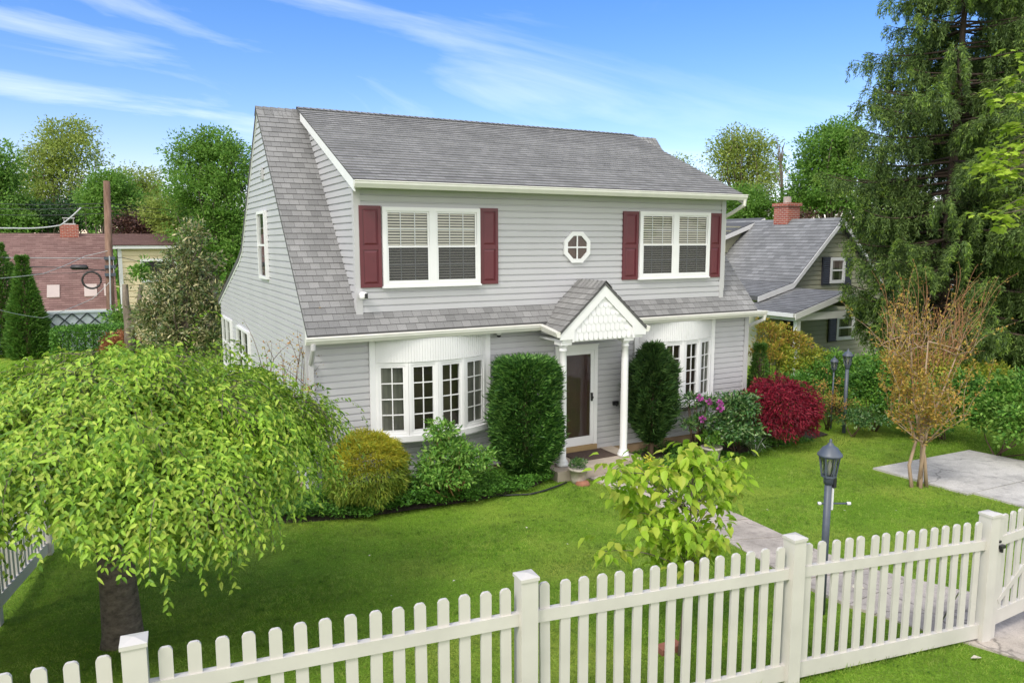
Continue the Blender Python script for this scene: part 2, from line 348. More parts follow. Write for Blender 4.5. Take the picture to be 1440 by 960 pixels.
class MB:
    def __init__(s):
        s.v = []; s.f = []; s.uv = []
    def face(s, pts, uv=None):
        k = len(s.v)
        s.v += [tuple(float(a) for a in p) for p in pts]
        s.f.append(tuple(range(k, k + len(pts))))
        if uv is None:
            uv = [(0, 0)] * len(pts)
        s.uv.append([tuple(float(a) for a in q) for q in uv])
    def box(s, x0, x1, y0, y1, z0, z1):
        p = [(x0, y0, z0), (x1, y0, z0), (x1, y1, z0), (x0, y1, z0), (x0, y0, z1), (x1, y0, z1), (x1, y1, z1), (x0, y1, z1)]
        s.hexa(p)
    def hexa(s, p):
        p = [np.array(q, float) for q in p]
        for q in ((0, 3, 2, 1), (4, 5, 6, 7), (0, 1, 5, 4), (1, 2, 6, 5), (2, 3, 7, 6), (3, 0, 4, 7)):
            a, b, c, d = (p[i] for i in q)
            w = np.linalg.norm(b - a); h = np.linalg.norm(d - a)
            s.face((a, b, c, d), ((0, 0), (w, 0), (w, h), (0, h)))
    def bar(s, a, b, w, t, up=(0, 0, 1)):
        """box from a to b, w across, t along the third axis"""
        a = np.array(a, float); b = np.array(b, float); d = b - a; d /= np.linalg.norm(d)
        up = np.array(up, float); sd = np.cross(d, up); sd /= np.linalg.norm(sd); n = np.cross(sd, d)
        q = []
        for e in (a, b):
            for i, j in ((-1, -1), (1, -1), (1, 1), (-1, 1)):
                q.append(e + sd * i * w / 2 + n * j * t / 2)
        s.hexa(q)
    def prism(s, poly, off):
        """closed planar polygon extruded by vector off"""
        poly = [np.array(p, float) for p in poly]; off = np.array(off, float)
        s.face(poly); s.face([p + off for p in reversed(poly)])
        n = len(poly)
        for i in range(n):
            a, b = poly[i], poly[(i + 1) % n]
            s.face((a, b, b + off, a + off))
    def tube(s, pts, rad, n=8, cap=True):
        pts = [np.array(p, float) for p in pts]
        if not hasattr(rad, '__len__'): rad = [rad] * len(pts)
        k0 = len(s.v); ref = np.array((.31, .2, .93))
        for i, p in enumerate(pts):
            d = pts[min(i + 1, len(pts) - 1)] - pts[max(i - 1, 0)]
            d = d / (np.linalg.norm(d) + 1e-9)
            if abs(d @ ref) > .95: r = np.array((1., .1, 0))
            else: r = ref
            a = np.cross(d, r); a /= np.linalg.norm(a); b = np.cross(d, a)
            for j in range(n):
                t = 2 * math.pi * j / n
                s.v.append(tuple(p + (a * math.cos(t) + b * math.sin(t)) * rad[i]))
        for i in range(len(pts) - 1):
            for j in range(n):
                q = (k0 + i * n + j, k0 + i * n + (j + 1) % n, k0 + (i + 1) * n + (j + 1) % n, k0 + (i + 1) * n + j)
                s.f.append(q); s.uv.append([(0, 0)] * 4)
        if cap:
            s.f.append(tuple(k0 + j for j in range(n))[::-1]); s.uv.append([(0, 0)] * n)
            k = k0 + (len(pts) - 1) * n
            s.f.append(tuple(k + j for j in range(n))); s.uv.append([(0, 0)] * n)
    def lathe(s, prof, c, n=16):
        k0 = len(s.v); c = np.array(c, float)
        for r, z in prof:
            for j in range(n):
                t = 2 * math.pi * j / n
                s.v.append((c[0] + r * math.cos(t), c[1] + r * math.sin(t), c[2] + z))
        for i in range(len(prof) - 1):
            for j in range(n):
                s.f.append((k0 + i * n + j, k0 + i * n + (j + 1) % n, k0 + (i + 1) * n + (j + 1) % n, k0 + (i + 1) * n + j)); s.uv.append([(0, 0)] * 4)
        s.f.append(tuple(k0 + j for j in range(n))[::-1]); s.uv.append([(0, 0)] * n)
        k = k0 + (len(prof) - 1) * n
        s.f.append(tuple(k + j for j in range(n))); s.uv.append([(0, 0)] * n)
    def build(s, name, mat, parent=None, smooth=False, bevel=0., local=False):
        me = bpy.data.meshes.new(name)
        me.from_pydata(s.v, [], s.f)
        ul = me.uv_layers.new(name='UVMap')
        flat = [c for f in s.uv for q in f for c in q]
        ul.data.foreach_set('uv', flat)
        me.materials.append(M[mat] if isinstance(mat, str) else mat)
        if smooth:
            me.polygons.foreach_set('use_smooth', [True] * len(me.polygons))
        me.update()
        o = bpy.data.objects.new(name, me); COL.objects.link(o)
        if bevel:
            b = o.modifiers.new('bevel', 'BEVEL'); b.width = bevel; b.segments = 2; b.limit_method = 'ANGLE'
        return adopt(o, parent, local)

def mesh_np(name, V, T, mat, parent=None, local=False, smooth=False):
    me = bpy.data.meshes.new(name)
    V = np.ascontiguousarray(V, dtype=np.float32); T = np.ascontiguousarray(T, dtype=np.int32)
    k = T.shape[1]
    me.vertices.add(len(V)); me.vertices.foreach_set('co', V.ravel())
    me.loops.add(T.size); me.loops.foreach_set('vertex_index', T.ravel())
    me.polygons.add(len(T)); me.polygons.foreach_set('loop_start', np.arange(0, T.size, k, dtype=np.int32))
    if smooth: me.polygons.foreach_set('use_smooth', np.ones(len(T), dtype=bool))
    me.update(calc_edges=True)
    me.materials.append(M[mat] if isinstance(mat, str) else mat)
    o = bpy.data.objects.new(name, me); COL.objects.link(o)
    return adopt(o, parent, local)

# leaf templates: (along, across, up) and triangles
T_KITE = (np.array([(0, 0, 0), (.42, .5, .10), (1, 0, 0), (.42, -.5, .10)]), np.array([(0, 1, 2), (0, 2, 3)]))
T_LEAF = (np.array([(0, 0, 0), (.25, .42, .10), (.6, .40, .07), (1, 0, -.14), (.6, -.40, .07), (.25, -.42, .10), (.5, 0, 0)]),
          np.array([(0, 1, 6), (1, 2, 6), (2, 3, 6), (3, 4, 6), (4, 5, 6), (5, 0, 6)]))
T_BLADE = (np.array([(0, .5, 0), (0, -.5, 0), (1, 0, -.25)]), np.array([(0, 1, 2)]))
T_STRAP = (np.array([(0, .5, 0), (0, -.5, 0), (.35, .45, .28), (.35, -.45, .28), (.7, .35, .3), (.7, -.35, .3), (1, 0, .05)]),
           np.array([(0, 1, 3), (0, 3, 2), (2, 3, 5), (2, 5, 4), (4, 5, 6)]))
T_LOBED = (np.array([(0, 0, 0), (.12, .42, .03), (.38, .30, .02), (.55, .55, -.02), (.66, .22, 0), (1, 0, -.06), (.66, -.22, 0), (.55, -.55, -.02), (.38, -.30, .02), (.12, -.42, .03), (.4, 0, .03)]),
           np.array([(0, 1, 10), (1, 2, 10), (2, 3, 10), (3, 4, 10), (4, 5, 10), (5, 6, 10), (6, 7, 10), (7, 8, 10), (8, 9, 10), (9, 0, 10)]))

def unit(a):
    return a / (np.linalg.norm(a, axis=-1, keepdims=True) + 1e-9)

def leaves(P, D, Nn, L, W, tpl=T_KITE):
    P = np.asarray(P, float); n = len(P)
    D = unit(np.asarray(D, float)); S = unit(np.cross(Nn, D)); U = np.cross(D, S)
    L = np.broadcast_to(np.asarray(L, float), (n,)); W = np.broadcast_to(np.asarray(W, float), (n,))
    tv, tf = tpl
    V = (P[:, None, :] + D[:, None, :] * (tv[None, :, 0:1] * L[:, None, None])
         + S[:, None, :] * (tv[None, :, 1:2] * W[:, None, None]) + U[:, None, :] * (tv[None, :, 2:3] * L[:, None, None]))
    T = tf[None] + (np.arange(n) * len(tv))[:, None, None]
    return V.reshape(-1, 3), T.reshape(-1, 3)

def foliage(name, mat, parent, P, D, Nn, L, W, tpl=T_KITE):
    V, T = leaves(P, D, Nn, L, W, tpl)
    return mesh_np(name, V, T, mat, parent)

def rdir(n):
    return unit(rng.normal(size=(n, 3)))

def clumps(blobs, nclump, per, cr, shell=(.55, 1.), flat=.7, top=0.):
    """leaf positions gathered in clumps spread over ellipsoids; returns P, outward dirs, clump centres"""
    vol = np.array([b[3] * b[4] + b[4] * b[5] + b[3] * b[5] for b in blobs]); vol = vol / vol.sum()
    P = []; O = []; C = []
    for b, w in zip(blobs, vol):
        k = max(1, int(round(nclump * w)))
        d = rdir(k)
        if top: d[:, 2] = np.where(d[:, 2] < -top, -d[:, 2] * .6, d[:, 2]); d = unit(d)
        rr = rng.uniform(shell[0], shell[1], (k, 1)) * rng.choice([1, 1, 1, .93, 1.07, .82, 1.15], (k, 1))
        c = np.array(b[:3]) + d * rr * np.array(b[3:6])
        s = cr * rng.uniform(.6, 1.35, (k, 1, 1))
        q = rng.normal(size=(k, per, 3)) * .5; q = q / np.maximum(1, np.linalg.norm(q, axis=-1, keepdims=True) / .95) * s * np.array([1, 1, flat])
        p = c[:, None, :] + q
        o = d[:, None, :] * .6 + q / (s + 1e-6)
        P.append(p.reshape(-1, 3)); O.append(o.reshape(-1, 3)); C.append(c)
    return np.concatenate(P), unit(np.concatenate(O)), np.concatenate(C)

def shrub(name, label, cat, base, blobs, mat, nclump, per, cr, L, W, tpl=T_KITE, droop=.0, upn=.5, group=None, flat=.7, shell=(.55, 1.), stems=5, stemmat='twigbrown', stemr=.012, jit=.8, core=True, extra=None):
    """a shrub > stem, foliage.  droop < 0 points leaves up"""
    root = thing(name, label, cat, base, group)
    P, O, C = clumps(blobs, nclump, per, cr, shell, flat, .3)
    keep = P[:, 2] > base[2] + .01
    P, O = P[keep], O[keep]; n = len(P)
    D = O + rng.normal(size=(n, 3)) * jit * .6; D[:, 2] -= droop
    Nn = O * .6 + rng.normal(size=(n, 3)) * .45; Nn[:, 2] += upn
    foliage('foliage', mat, root, P, D, Nn, L * rng.uniform(.65, 1.25, n), W * rng.uniform(.7, 1.2, n), tpl)
    if stems:
        mb = MB()
        idx = rng.choice(len(C), min(stems, len(C)), replace=False)
        for i in idx:
            c = C[i]; b0 = np.array(base) + np.array([*(rng.normal(size=2) * .04), -.05])
            m = b0 * .45 + c * .55 + np.array([0, 0, -.12 * abs(c[2] - b0[2])])
            mb.tube([b0, m, c], [stemr * 1.3, stemr, stemr * .4], 5)
        mb.build('stem', stemmat, root, True)
    return root

def limb(mb, a, b, r0, r1, n=6, bend=.12, k=4):
    a = np.array(a, float); b = np.array(b, float); L = np.linalg.norm(b - a)
    off = rng.normal(size=3) * bend * L
    pts = []; rr = []
    for i in range(k + 1):
        t = i / k
        pts.append(a * (1 - t) + b * t + off * math.sin(math.pi * t) * .6 + np.array([0, 0, .08 * L * math.sin(math.pi * t)]))
        rr.append(r0 * (1 - t) + r1 * t)
    mb.tube(pts, rr, n)
    return pts

def tree(name, label, base, height, blobs, mat, nclump, per, cr, L, trunk_r, group=None, bark='barkgrey', W=None, tpl=T_KITE, shell=(.45, 1.), nlimb=22, droop=.1, limb_r=.3, flat=.6, cat='tree'):
    root = thing(name, label, cat, base, group)
    P, O, C = clumps(blobs, nclump, per, cr, shell, flat)
    n = len(P)
    D = O + rng.normal(size=(n, 3)) * .6; D[:, 2] -= droop
    Nn = rng.normal(size=(n, 3)) * .5 + O * .4; Nn[:, 2] += .7
    W = W or L * .6
    foliage('crown', mat, root, P, D, Nn, L * rng.uniform(.6, 1.3, n), W * rng.uniform(.7, 1.2, n), tpl)
    mb = MB(); base = np.array(base, float)
    top = np.array([np.mean([b[0] for b in blobs]), np.mean([b[1] for b in blobs]), base[2] + height * .8])
    tp = limb(mb, base + np.array([0, 0, -.3]), top, trunk_r, trunk_r * .25, 8, .02, 6)
    idx = rng.choice(len(C), min(nlimb, len(C)), replace=False)
    for i in idx:
        c = C[i]
        # start lower on the trunk than the clump
        zs = base[2] + (c[2] - base[2]) * rng.uniform(.4, .7)
        k = int(np.argmin([abs(p[2] - zs) for p in tp])); s = np.array(tp[k])
        limb(mb, s, c, trunk_r * limb_r * (1 - .5 * k / len(tp)), .02, 5, .1, 4)
    mb.build('trunk', bark, root, True)
    return root

# ================================================================== THE HOUSE
W = 9.636
ROW = .1143
RY, RZ = 3.35, 6.66                    # main ridge
SL = 1.12                              # front slope
def zmain(y): return 2.63 + SL * (y + .25)
def ymain(z): return (z - 2.63) / SL - .25
DX0, DX1, DY = .857, 8.868, .02        # front dormer
DZE, DYE = 5.05, -.37
DS = (RZ + .03 - DZE) / (RY - DYE)
def zdorm(y): return DZE + DS * (y - DYE)
def ydorm(z): return (z - DZE) / DS + DYE

house = thing('house', 'two storey grey vinyl sided house with maroon shutters and a white gabled porch', 'house', (W / 2, 4, 0))

def siding(mb, O, eu, nn, z0, z1, umin, umax, row=ROW, lip=.0135):
    """dutch lap boards on a vertical wall; umin/umax are (z, u) tables"""
    O = np.array(O, float); eu = np.array(eu, float); nn = np.array(nn, float); ez = np.array((0, 0, 1.))
    za, ua = zip(*umin); zb, ub = zip(*umax)
    def P(u, z, o): return O + eu * u + ez * z + nn * o
    z = z0
    while z < z1 - .005:
        ze = min(z + row, z1)
        prof = [(z, lip), (z + .084 * row / .1143, lip * .85), (z + .091 * row / .1143, -.008), (z + row, -.010)]
        prof = [(min(a, ze), o) for a, o in prof]
        for (a, oa), (b, ob) in zip(prof[:-1], prof[1:]):
            if b - a < 1e-4: continue
            u0a, u1a = np.interp(a, za, ua), np.interp(a, zb, ub)
            u0b, u1b = np.interp(b, za, ua), np.interp(b, zb, ub)
            if u1a - u0a < .002 and u1b - u0b < .002: continue
            mb.face((P(u0a, a, oa), P(u1a, a, oa), P(u1b, b, ob), P(u0b, b, ob)))
        u0, u1 = np.interp(z, za, ua), np.interp(z, zb, ub)
        if u1 - u0 > .002:
            mb.face((P(u0, z, -.010), P(u1, z, -.010), P(u1, z, lip), P(u0, z, lip)))
        z = ze

def courses(mb, O, eu, ev, nn, umin, umax, v1, exp=.135, thick=.012, u_off=0., v0=0.):
    """overlapping shingle courses on a sloping plane; tables are (v, u)"""
    O = np.array(O, float); eu = np.array(eu, float); ev = np.array(ev, float); nn = np.array(nn, float)
    va, ua = zip(*umin); vb, ub = zip(*umax)
    v = v0; k = 0
    while v < v1 - .01:
        ve = min(v + exp, v1)
        a0, a1 = np.interp(v, va, ua), np.interp(v, vb, ub)
        b0, b1 = np.interp(ve, va, ua), np.interp(ve, vb, ub)
        o0, o1 = thick, .001
        p = [O + eu * a0 + ev * v + nn * o0, O + eu * a1 + ev * v + nn * o0, O + eu * b1 + ev * ve + nn * o1, O + eu * b0 + ev * ve + nn * o1]
        e = .003
        mb.face(p, ((a0 + u_off, v - v0 + e), (a1 + u_off, v - v0 + e), (b1 + u_off, ve - v0 - e), (b0 + u_off, ve - v0 - e)))
        mb.face((O + eu * a0 + ev * v, O + eu * a1 + ev * v, p[1], p[0]), ((a0, v - v0 + e),) * 4)
        v = ve; k += 1

# --- walls
mb = MB(); siding(mb, (0, 0, 0), (1, 0, 0), (0, -1, 0), 0, 2.62, [(0, 0)], [(0, W)])
mb.build('wall', 'siding', house)
gmin = [(0, 0), (2.82, 0), (2.86, .0), (RZ - .12, RY - .06)]
gmax = [(0, 10.25), (2.55, 10.25), (3.70, 6.5), (3.92, 6.0), (RZ - .12, RY + .0)]
mb = MB(); siding(mb, (0, 0, 0), (0, 1, 0), (-1, 0, 0), 0, RZ - .12, gmin, gmax); mb.build('gable_wall', 'siding', house)
mb = MB(); siding(mb, (W, 0, 0), (0, 1, 0), (1, 0, 0), 0, RZ - .12, gmin, gmax)
mb.face([(.02, 10.25, -.3), (W - .02, 10.25, -.3), (W - .02, 10.25, 2.6), (.02, 10.25, 2.6)])
mb.build('gable_wall', 'siding', house)
mb = MB(); siding(mb, (0, DY, 0), (1, 0, 0), (0, -1, 0), 2.935, 5.08, [(0, DX0)], [(0, DX1)]); mb.build('dormer_wall', 'siding', house)
dmin = [(2.93, DY), (zdorm(DY), DY), (RZ, RY)]
dmax = [(2.93, DY + .01), (RZ, RY)]
for x, n in ((DX0, -1), (DX1, 1)):
    mb = MB(); siding(mb, (x, 0, 0), (0, 1, 0), (n, 0, 0), 2.935, RZ - .1, dmin, dmax); mb.build('dormer_side_wall', 'siding', house)
# solid core so that no light leaks through
mb = MB(); mb.box(.03, W - .03, .03, 10.2, -.4, 2.7)
mb.box(DX0 + .03, DX1 - .03, DY + .03, 2.6, 2.7, 5.0)
mb.build('wall_core', 'dark', house)
mb = MB(); mb.box(.0, W, .004, 10.24, -.9, -.002); mb.build('foundation', 'found', house)
# corner trim
for x in (.0, W):
    s = -1 if x == 0 else 1
    mb = MB()
    mb.box(min(x, x - s * .09), max(x, x - s * .09), -.026, -.001, .0, 2.6)
    mb.box(min(x + s * .001, x + s * .026), max(x + s * .001, x + s * .026), -.026, .085, .0, 2.85)
    mb.build('corner_trim', 'sidetrim', house)
for x in (DX0, DX1):
    s = -1 if x == DX0 else 1
    mb = MB()
    mb.box(min(x + s * .002, x - s * .09), max(x + s * .002, x - s * .09), DY - .026, DY - .001, 2.9, 5.06)
    mb.box(min(x + s * .003, x + s * .026), max(x + s * .003, x + s * .026), DY - .026, DY + .08, 2.9, 5.08)
    mb.build('corner_trim', 'sidetrim', house)

# --- roofs
ev = unit(np.array((0, 1, SL))); nv = np.array((0, -SL, 1)) / math.hypot(1, SL)
RX0, RX1 = -.035, W + .035
mb = MB()
LM = math.hypot(RY + .25, RZ - 2.63)
courses(mb, (0, -.25, 2.63), (1, 0, 0), ev, nv, [(0, RX0)], [(0, RX1)], LM)
mb.prism([(RX0 + .004, -.25, 2.628), (RX0 + .004, RY, RZ - .002), (RX0 + .004, RY, RZ - .11), (RX0 + .004, -.25, 2.53)], (RX1 - RX0 - .008, 0, 0))
# rear slope and its flare
back = [(RY, RZ), (6.0, 3.98), (6.5, 3.76), (10.55, 2.5)]
for (ya, za), (yb, zb) in zip(back[:-1], back[1:]):
    mb.prism([(RX0, ya, za), (RX0, yb, zb), (RX0, yb, zb - .1), (RX0, ya, za - .1)], (RX1 - RX0, 0, 0))
# ridge cap on the two end strips
for xa, xb in ((RX0 - .01, DX0 - .1), (DX1 + .1, RX1 + .01)):
    x = xa
    while x < xb - .02:
        xe = min(x + .14, xb)
        for sg in (-1, 1):
            mb.face([(x, RY, RZ + .032), (xe, RY, RZ + .02), (xe, RY + sg * .15, RZ + .015 - .15 * SL), (x, RY + sg * .15, RZ + .027 - .15 * SL)], ((x, .5), (xe, .5), (xe, .6), (x, .6)))
        x = xe
mb.build('roof', 'roof', house)
mb = MB()
evd = unit(np.array((0, 1, DS))); nvd = np.array((0, -DS, 1)) / math.hypot(1, DS)
LD = math.hypot(RY - DYE, RZ + .03 - DZE)
courses(mb, (0, DYE, DZE + .02), (1, 0, 0), evd, nvd, [(0, DX0 - .12)], [(0, DX1 + .12)], LD, .14, .017)
mb.prism([(DX0 - .116, DYE, DZE + .018), (DX0 - .116, RY, RZ + .048), (DX0 - .116, RY, RZ - .02), (DX0 - .116, DYE, DZE - .05)], (DX1 - DX0 + .232, 0, 0))
x = DX0 - .12
while x < DX1 + .12:
    xe = min(x + .13, DX1 + .12)
    mb.face([(x, RY + .02, RZ + .085), (xe, RY + .02, RZ + .075), (xe, RY - .14, RZ + .018), (x, RY - .14, RZ + .028)], ((x, .1), (xe, .1), (xe, .2), (x, .2)))
    x = xe
mb.face([(DX0 - .12, RY + .02, RZ + .075), (DX1 + .12, RY + .02, RZ + .075), (DX1 + .12, RY + .2, RZ - .2), (DX0 - .12, RY + .2, RZ - .2)])
mb.build('dormer_roof', 'roof', house)
# rake boards
mb = MB()
for (ya, za), (yb, zb) in [((-.25, 2.63), (RY, RZ))] + list(zip(back[:-1], back[1:])):
    mb.prism([(RX0 + .012, ya, za - .012), (RX0 + .012, yb, zb - .012), (RX0 + .012, yb, zb - .15), (RX0 + .012, ya, za - .15)], (.022, 0, 0))
mb.prism([(RX0 + .014, -.25, 2.6), (RX0 + .014, .06, 2.9), (RX0 + .014, .06, 2.5), (RX0 + .014, -.25, 2.5)], (.03, 0, 0))
mb.build('rake_board', 'white', house)
for x, s in ((DX0, -1), (DX1, 1)):
    mb = MB(); xa = x + s * .118
    mb.prism([(xa, DYE - .01, DZE + .0), (xa, RY - .25, zdorm(RY - .25)), (xa, RY - .25, zdorm(RY - .25) - .15), (xa, DYE - .01, DZE - .17)], (-s * .022, 0, 0))
    mb.prism([(xa - s * .03, DYE + .01, DZE - .1), (xa - s * .03, RY - .3, zdorm(RY - .3) - .11), (xa - s * .03, RY - .3, zdorm(RY - .3) - .13), (xa - s * .03, DYE + .01, DZE - .12)], (-s * .09, 0, 0))
    mb.build('rake_board', 'white', house)

# --- soffits, fascias and gutters
mb = MB()
mb.box(.0, W, -.25, -.001, 2.485, 2.5); mb.build('soffit', 'soffit', house)
mb = MB(); mb.box(DX0 - .09, DX1 + .09, DYE, DY - .001, DZE - .09, DZE - .075); mb.build('soffit', 'soffit', house)
def gutter(x0, x1, y, ztop, parent):
    """K-style trough along X hung at y (house side), front towards -y"""
    pr = [(0, 0), (-.105, 0), (-.11, -.012), (-.098, -.022), (-.098, -.05), (-.06, -.115), (0, -.115)]
    m = MB()
    n = len(pr)
    for i in range(n):
        a, b = pr[i], pr[(i + 1) % n]
        if i == 0: # open top, sunk trough
            m.face([(x0, y, ztop - .03), (x1, y, ztop - .03), (x1, y - .09, ztop - .03), (x0, y - .09, ztop - .03)])
            m.face([(x0, y - .09, ztop), (x1, y - .09, ztop), (x1, y - .105, ztop), (x0, y - .105, ztop)])
            m.face([(x0, y - .09, ztop), (x1, y - .09, ztop), (x1, y - .09, ztop - .03), (x0, y - .09, ztop - .03)])
            continue
        m.face([(x0, y + a[0], ztop + a[1]), (x1, y + a[0], ztop + a[1]), (x1, y + b[0], ztop + b[1]), (x0, y + b[0], ztop + b[1])])
    m.face([(x0, y + a, ztop + b) for a, b in pr]); m.face([(x1, y + a, ztop + b) for a, b in reversed(pr)])
    return m.build('gutter', 'gutter', parent)
gutter(-.08, 4.2, -.252, 2.605, house)
gutter(6.12, 9.88, -.252, 2.605, house)
gutter(DX0 - .13, DX1 + .17, DYE - .005, DZE + .005, house)
# downspouts
mb = MB(); mb.tube([(.03, -.31, 2.5), (.03, -.31, 2.42), (.035, -.2, 2.28), (.035, -.085, 2.16)], .042, 8)
mb.box(.0, .075, -.11, -.03, -.1, 2.2); mb.build('downspout', 'sidetrim', house)
mb = MB(); mb.tube([(DX1 + .13, DYE - .05, DZE - .1), (DX1 + .13, DYE - .05, DZE - .2), (DX1 + .1, -.1, DZE - .36), (DX1 + .07, .1, DZE - .44)], .04, 8)
mb.box(DX1 + .03, DX1 + .1, .06, .13, 3.1, DZE - .4); mb.build('downspout', 'gutter', house)
mb = MB(); mb.tube([(W + .2, -.31, 2.5), (W + .2, -.3, 2.42), (W + .1, .08, 2.22)], .04, 8); mb.box(W + .03, W + .1, .04, .12, -.2, 2.26); mb.build('downspout', 'gutter', house)

# --- windows
def sash_frame(m, x0, x1, z0, z1, y0, y1, w):
    m.box(x0, x0 + w, y0, y1, z0, z1); m.box(x1 - w, x1, y0, y1, z0, z1)
    m.box(x0 + w, x1 - w, y0, y1, z0, z0 + w); m.box(x0 + w, x1 - w, y0, y1, z1 - w, z1)

def screenmat():
    m, nt, b = mat_new('insect_screen_mesh')
    b.inputs['Base Color'].default_value = (.035, .035, .04, 1); b.inputs['Roughness'].default_value = .6
    tr = N(nt, 'ShaderNodeBsdfTransparent'); mx = N(nt, 'ShaderNodeMixShader'); mx.inputs[0].default_value = .58
    nt.links.new(tr.outputs[0], mx.inputs[1]); nt.links.new(b.outputs[0], mx.inputs[2]); nt.links.new(mx.outputs[0], nt.nodes['Material Output'].inputs['Surface'])
    return m
M['screen'] = screenmat()

def twin_window(x0, x1, z0, z1, y):
    """two double hung units; the frame is the part, glass, blinds and screens its pieces"""
    m = MB(); cw = .065; xm = (x0 + x1) / 2
    yo = y - .075
    sash_frame(m, x0, x1, z0, z1, yo, y - .002, cw)
    m.box(xm - .065, xm + .065, yo + .003, y - .003, z0 + cw, z1 - cw)
    m.box(x0 - .02, x1 + .02, yo - .012, y - .004, z0 - .025, z0 + .004)
    halves = [(x0 + cw, xm - .065), (xm + .065, x1 - cw)]
    zm = (z0 + z1) / 2 + .0
    for a, b in halves:
        sash_frame(m, a + .001, b - .001, zm - .02, z1 - cw - .001, yo + .022, yo + .04, .028)
        sash_frame(m, a + .001, b - .001, z0 + cw + .001, zm + .02, yo + .008, yo + .0215, .03)
    w = m.build('window', 'white', house)
    bk = MB(); pn = MB(); bl = MB(); sc = MB(); mu = MB()
    for a, b in halves:
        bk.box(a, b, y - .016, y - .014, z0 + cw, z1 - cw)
        pn.face([(a + .02, yo + .031, zm), (b - .02, yo + .031, zm), (b - .02, yo + .031, z1 - cw), (a + .02, yo + .031, z1 - cw)])
        pn.face([(a + .02, yo + .018, z0 + cw), (b - .02, yo + .018, z0 + cw), (b - .02, yo + .018, zm), (a + .02, yo + .018, zm)])
        sc.face([(a + .025, yo + .0085, z0 + cw + .02), (b - .025, yo + .0085, z0 + cw + .02), (b - .025, yo + .0085, zm - .012), (a + .025, yo + .0085, zm - .012)])
        z = z0 + cw + .02
        while z < z1 - cw - .03:
            bl.hexa([(a + .01, y - .034, z), (b - .01, y - .034, z), (b - .01, y - .020, z + .023), (a + .01, y - .020, z + .023),
                     (a + .01, y - .034, z + .004), (b - .01, y - .034, z + .004), (b - .01, y - .020, z + .027), (a + .01, y - .020, z + .027)])
            z += .046
        for k in (1, 2):
            xx = a + (b - a) * k / 3
            mu.box(xx - .008, xx + .008, yo + .034, yo + .0385, z0 + cw, z1 - cw)
        for z in ((zm + z1 - cw) / 2, (zm + z0 + cw) / 2):
            mu.box(a + .01, b - .01, yo + .0345, yo + .038, z - .008, z + .008)
    bk.build('recess', 'dark', w); bl.build('blind', 'blind', w); mu.build('muntin', 'white', w)
    pn.build('pane', 'glass', w); sc.build('insect_screen', 'screen', w)
    return w
twin_window(1.30, 3.085, 3.355, 4.67, DY)
twin_window(6.60, 8.43, 3.365, 4.69, DY)

def shutter(x0, x1, z0, z1, y):
    m = MB(); s = .055
    m.box(x0, x1, y - .028, y - .003, z0, z1)
    zm = z0 + (z1 - z0) * .49
    sash_frame(m, x0 + .001, x1 - .001, z0 + .001, z1 - .001, y - .042, y - .0285, s)
    m.box(x0 + s, x1 - s, y - .042, y - .0285, zm - .035, zm + .035)
    for a, b in ((z0 + s, zm - .035), (zm + .035, z1 - s)):
        i = .03
        A = [(x0 + s + .012, y - .028, a + .012), (x1 - s - .012, y - .028, a + .012), (x1 - s - .012, y - .028, b - .012), (x0 + s + .012, y - .028, b - .012)]
        B = [(x0 + s + .012 + i, y - .039, a + .012 + i), (x1 - s - .012 - i, y - .039, a + .012 + i), (x1 - s - .012 - i, y - .039, b - .012 - i), (x0 + s + .012 + i, y - .039, b - .012 - i)]
        m.face(B)
        for k in range(4):
            m.face((A[k], A[(k + 1) % 4], B[(k + 1) % 4], B[k]))
    m.build('shutter', 'maroon', house)
for a, b in ((.915, 1.285), (3.10, 3.455), (6.21, 6.585), (8.445, 8.765)):
    shutter(a, b, 3.345, 4.685, DY)

# octagonal window
m = MB(); cx, cz = 5.14, 3.99
def octo(r, y): return [(cx + r / math.cos(math.pi / 8) * math.cos(math.pi / 8 + k * math.pi / 4), y, cz + r / math.cos(math.pi / 8) * math.sin(math.pi / 8 + k * math.pi / 4)) for k in range(8)]
ro, ri = .292, .215
A, B, C_, D_ = octo(ro, DY - .05), octo(ri, DY - .05), octo(ro, DY - .002), octo(ri, DY - .016)
for k in range(8):
    j = (k + 1) % 8
    m.face((A[k], A[j], B[j], B[k])); m.face((A[k], A[j], C_[j], C_[k])); m.face((B[k], B[j], D_[j], D_[k]))
m.box(cx - .014, cx + .014, DY - .042, DY - .03, cz - ri, cz + ri); m.box(cx - ri, cx + ri, DY - .0415, DY - .0305, cz - .014, cz + .014)
ow = m.build('octagonal_window', 'white', house)
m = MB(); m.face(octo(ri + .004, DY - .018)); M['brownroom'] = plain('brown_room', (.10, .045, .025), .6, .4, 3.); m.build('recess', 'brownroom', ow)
m = MB(); m.face(octo(ri + .002, DY - .027)); m.build('pane', 'glass', ow)

